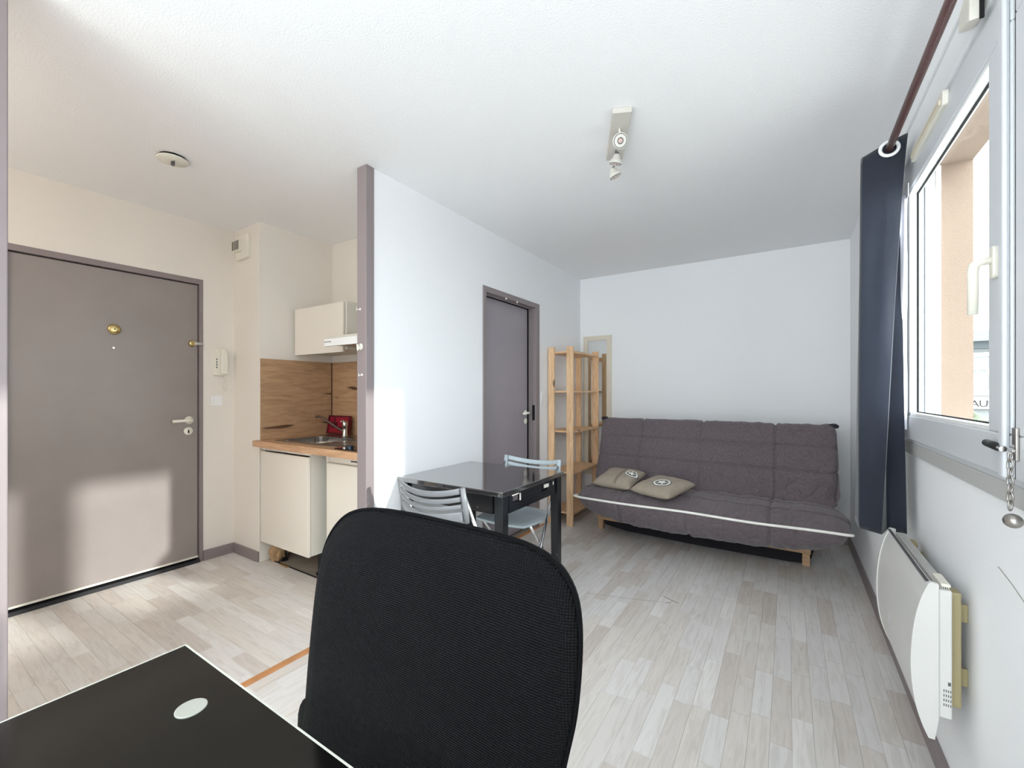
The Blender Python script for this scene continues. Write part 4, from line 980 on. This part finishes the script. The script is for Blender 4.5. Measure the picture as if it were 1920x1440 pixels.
obj('frame_rail', B((DX0 + 0.19, DX1 - 0.19, DY0 + 0.055, DY0 + 0.085, 0.70, 0.738), (DX0 + 0.19, DX1 - 0.19, DY1 - 0.085, DY1 - 0.055, 0.70, 0.738)), STEEL, dk)

# ------------------------------------------------------------------ office chair
oc = thing('office_chair', 'black mesh-cloth office chair with tall rounded backrest in foreground', 'office chair', (-0.46, 0.60, 0))
outl = [(-0.735, 0.60), (-0.732, 0.70), (-0.722, 0.806), (-0.709, 0.905), (-0.693, 0.97), (-0.668, 1.012), (-0.630, 1.042), (-0.575, 1.056), (-0.50, 1.060), (-0.42, 1.060), (-0.34, 1.060), (-0.275, 1.056), (-0.235, 1.043), (-0.212, 1.018), (-0.203, 0.985), (-0.202, 0.94), (-0.208, 0.875), (-0.222, 0.81), (-0.245, 0.70), (-0.275, 0.60), (-0.33, 0.55), (-0.47, 0.53), (-0.64, 0.545)]
ol = catmull([(p[0], 0, p[1]) for p in outl], 4, closed=True)
cxx, czz = -0.465, 0.80
def back_y2(x, z, ): return 0.452 - 0.06 * ((x - cxx) / 0.26) ** 2 * 0.25 + 0.05 * (z - 1.0) * 0.35 + 0.0
bm = bmesh.new(); rings = []; N = len(ol)
levels = [(0.02, -0.022), (0.3, -0.022), (0.55, -0.021), (0.75, -0.020), (0.88, -0.017), (0.95, -0.012), (0.985, -0.006), (1.0, 0.0), (0.995, 0.012), (0.97, 0.020), (0.9, 0.026), (0.6, 0.030), (0.02, 0.032)]
for s_, dy in levels:
    r = []
    for p in ol:
        x = cxx + (p.x - cxx) * s_; z = czz + (p.z - czz) * s_
        r.append(bm.verts.new((x, back_y2(x, z) + dy + 0.014, z)))
    rings.append(r)
for a, b in zip(rings, rings[1:]):
    for i in range(N): bm.faces.new((a[i], a[(i + 1) % N], b[(i + 1) % N], b[i]))
bm.faces.new(rings[0]); bm.faces.new(rings[-1][::-1])
bmesh.ops.translate(bm, verts=bm.verts, vec=(0, 0.008, 0))
obj('backrest', bm, OFFICE, oc, smooth=True)
pipl = [Vector((cxx + (p.x - cxx) * 1.003, back_y2(p.x, p.z) + 0.022, czz + (p.z - czz) * 1.003)) for p in ol]
obj('edge_piping', T(pipl, 0.0028, 6, closed=True), mat('black_piping_cord', (8, 8, 10), 0.9, spec=0.1), oc, smooth=True)
def cushion_round(cx_, cy_, cz_, a, b, c):
    bm = bmesh.new(); bmesh.ops.create_uvsphere(bm, u_segments=40, v_segments=20, radius=1)
    for v_ in bm.verts:
        f = lambda q, e: math.copysign(abs(q) ** e, q)
        v_.co = Vector((cx_ + a * f(v_.co.x, 0.45), cy_ + b * f(v_.co.y, 0.45), cz_ + c * f(v_.co.z, 0.7)))
    return bm
obj('lumbar_bolster', cushion_round(-0.50, 0.470, 0.630, 0.272, 0.026, 0.085), OFFICE, oc, smooth=True)
obj('seat', cushion_round(-0.48, 0.22, 0.465, 0.25, 0.24, 0.045), OFFICE, oc, smooth=True)
obj('support_bar', T([(-0.47, 0.50, 0.75), (-0.47, 0.525, 0.60), (-0.47, 0.50, 0.44), (-0.47, 0.38, 0.405), (-0.47, 0.25, 0.405)], 0.018, 10), BLKP, oc, smooth=True)
obj('gas_column', LA([(0.028, 0.0), (0.028, 0.18), (0.018, 0.181), (0.018, 0.345)], (-0.47, 0.24, 0.07), (0, 0, 1), 20), BLKP, oc)
for k in range(5):
    a = 2 * math.pi * k / 5 + 0.3; ex, ey = -0.47 + 0.27 * math.cos(a), 0.24 + 0.27 * math.sin(a)
    obj('base_arm', T([(-0.47, 0.24, 0.10), ((-0.47 + ex) / 2, (0.24 + ey) / 2, 0.095), (ex, ey, 0.068)], [0.024, 0.02, 0.015], 10), BLKP, oc, smooth=True)
    obj('caster', LA([(0.022, -0.02), (0.026, -0.016), (0.026, 0.016), (0.022, 0.02)], (ex, ey, 0.0262), (-math.sin(a), math.cos(a), 0), 18), BLKP, oc)

# ------------------------------------------------------------------ added fill lamp in the hall, out of view, brightens the entry
hl = thing('added_hall_fill_lamp', 'added opal globe fill lamp in the entry hall, unseen', 'ceiling lamp', (-2.75, -0.55, 2.5))
obj('ceiling_cup', LA([(0.05, 0), (0.045, 0.02), (0.012, 0.025), (0.012, 0.36)], (-2.75, -0.55, 2.4995), (0, 0, -1), 24), IVORY, hl)
gm = bpy.data.materials.new('hall_fill_glow'); gm.use_nodes = True
gm.node_tree.nodes['Principled BSDF'].inputs['Emission Color'].default_value = (1, 0.90, 0.78, 1); gm.node_tree.nodes['Principled BSDF'].inputs['Emission Strength'].default_value = HALL
bm = bmesh.new(); bmesh.ops.create_uvsphere(bm, u_segments=24, v_segments=14, radius=0.10, matrix=Matrix.Translation((-2.75, -0.55, 2.05)))
obj('fill_globe', bm, gm, hl, smooth=True)

rlp = thing('added_room_fill_lamp', 'added opal globe fill lamp behind the camera, unseen', 'ceiling lamp', (-0.75, -0.75, 2.5))  # added fill light for the main room, no such fixture in view
obj('ceiling_cup', LA([(0.05, 0), (0.045, 0.02), (0.012, 0.025), (0.012, 0.43)], (-0.75, -0.75, 2.4995), (0, 0, -1), 24), IVORY, rlp)
gm2 = gm.copy(); gm2.name = 'room_fill_glow'; gm2.node_tree.nodes['Principled BSDF'].inputs['Emission Color'].default_value = (1, 0.95, 0.88, 1)
gm2.node_tree.nodes['Principled BSDF'].inputs['Emission Strength'].default_value = ROOM
bm = bmesh.new(); bmesh.ops.create_uvsphere(bm, u_segments=24, v_segments=14, radius=0.14, matrix=Matrix.Translation((-0.75, -0.75, 1.95)))
obj('fill_globe', bm, gm2, rlp, smooth=True)

# small damage marks
fm = (-0.10, 1.0)
def floor_pt(u, v_):
    a = (u - 960) / 805.0; b = (735 - v_) / 805.0; t = -1.25 / b; c_, s_ = math.cos(YAW), math.sin(YAW)
    return Vector(((a * c_ - s_) * t, (a * s_ + c_) * t, 0.0))
TEAR = mat('dark_laminate_tear', (70, 62, 58), 0.9)
for pts, r_ in (([(1245, 1119), (1262, 1127), (1272, 1131)], 0.0022), ([(1248, 1131), (1257, 1129)], 0.0018), ([(1100, 1112), (1160, 1120), (1240, 1129)], 0.0008)):
    obj('laminate_tear', T([floor_pt(*p) for p in pts], r_, 6, flat=0.4), TEAR, fl)
wr_ = bpy.data.objects['wall_right']
obj('paint_crack', T([(0.4248, 1.50, 0.83), (0.4248, 1.42, 0.815), (0.4248, 1.33, 0.79), (0.4248, 1.20, 0.765)], 0.0012, 6), mat('grey_crack', (150, 146, 138), 0.9), wr_)
SCUFF = mat('heater_scuff', (168, 166, 172), 0.6)
for (y, z, l) in ((2.06, 0.60, 0.09), (2.03, 0.56, 0.08), (2.01, 0.54, 0.10), (1.98, 0.50, 0.07)):
    x_ = 0.2965 + 0.10 * max(0, z - 0.52) ** 1.1
    obj('scuff_mark', T([(x_ + 0.0035, y, z), (x_ + 0.0005, y - 0.012, z - l * 0.5), (x_ - 0.0005, y - 0.03, z - l)], 0.0016, 6), SCUFF, ht)
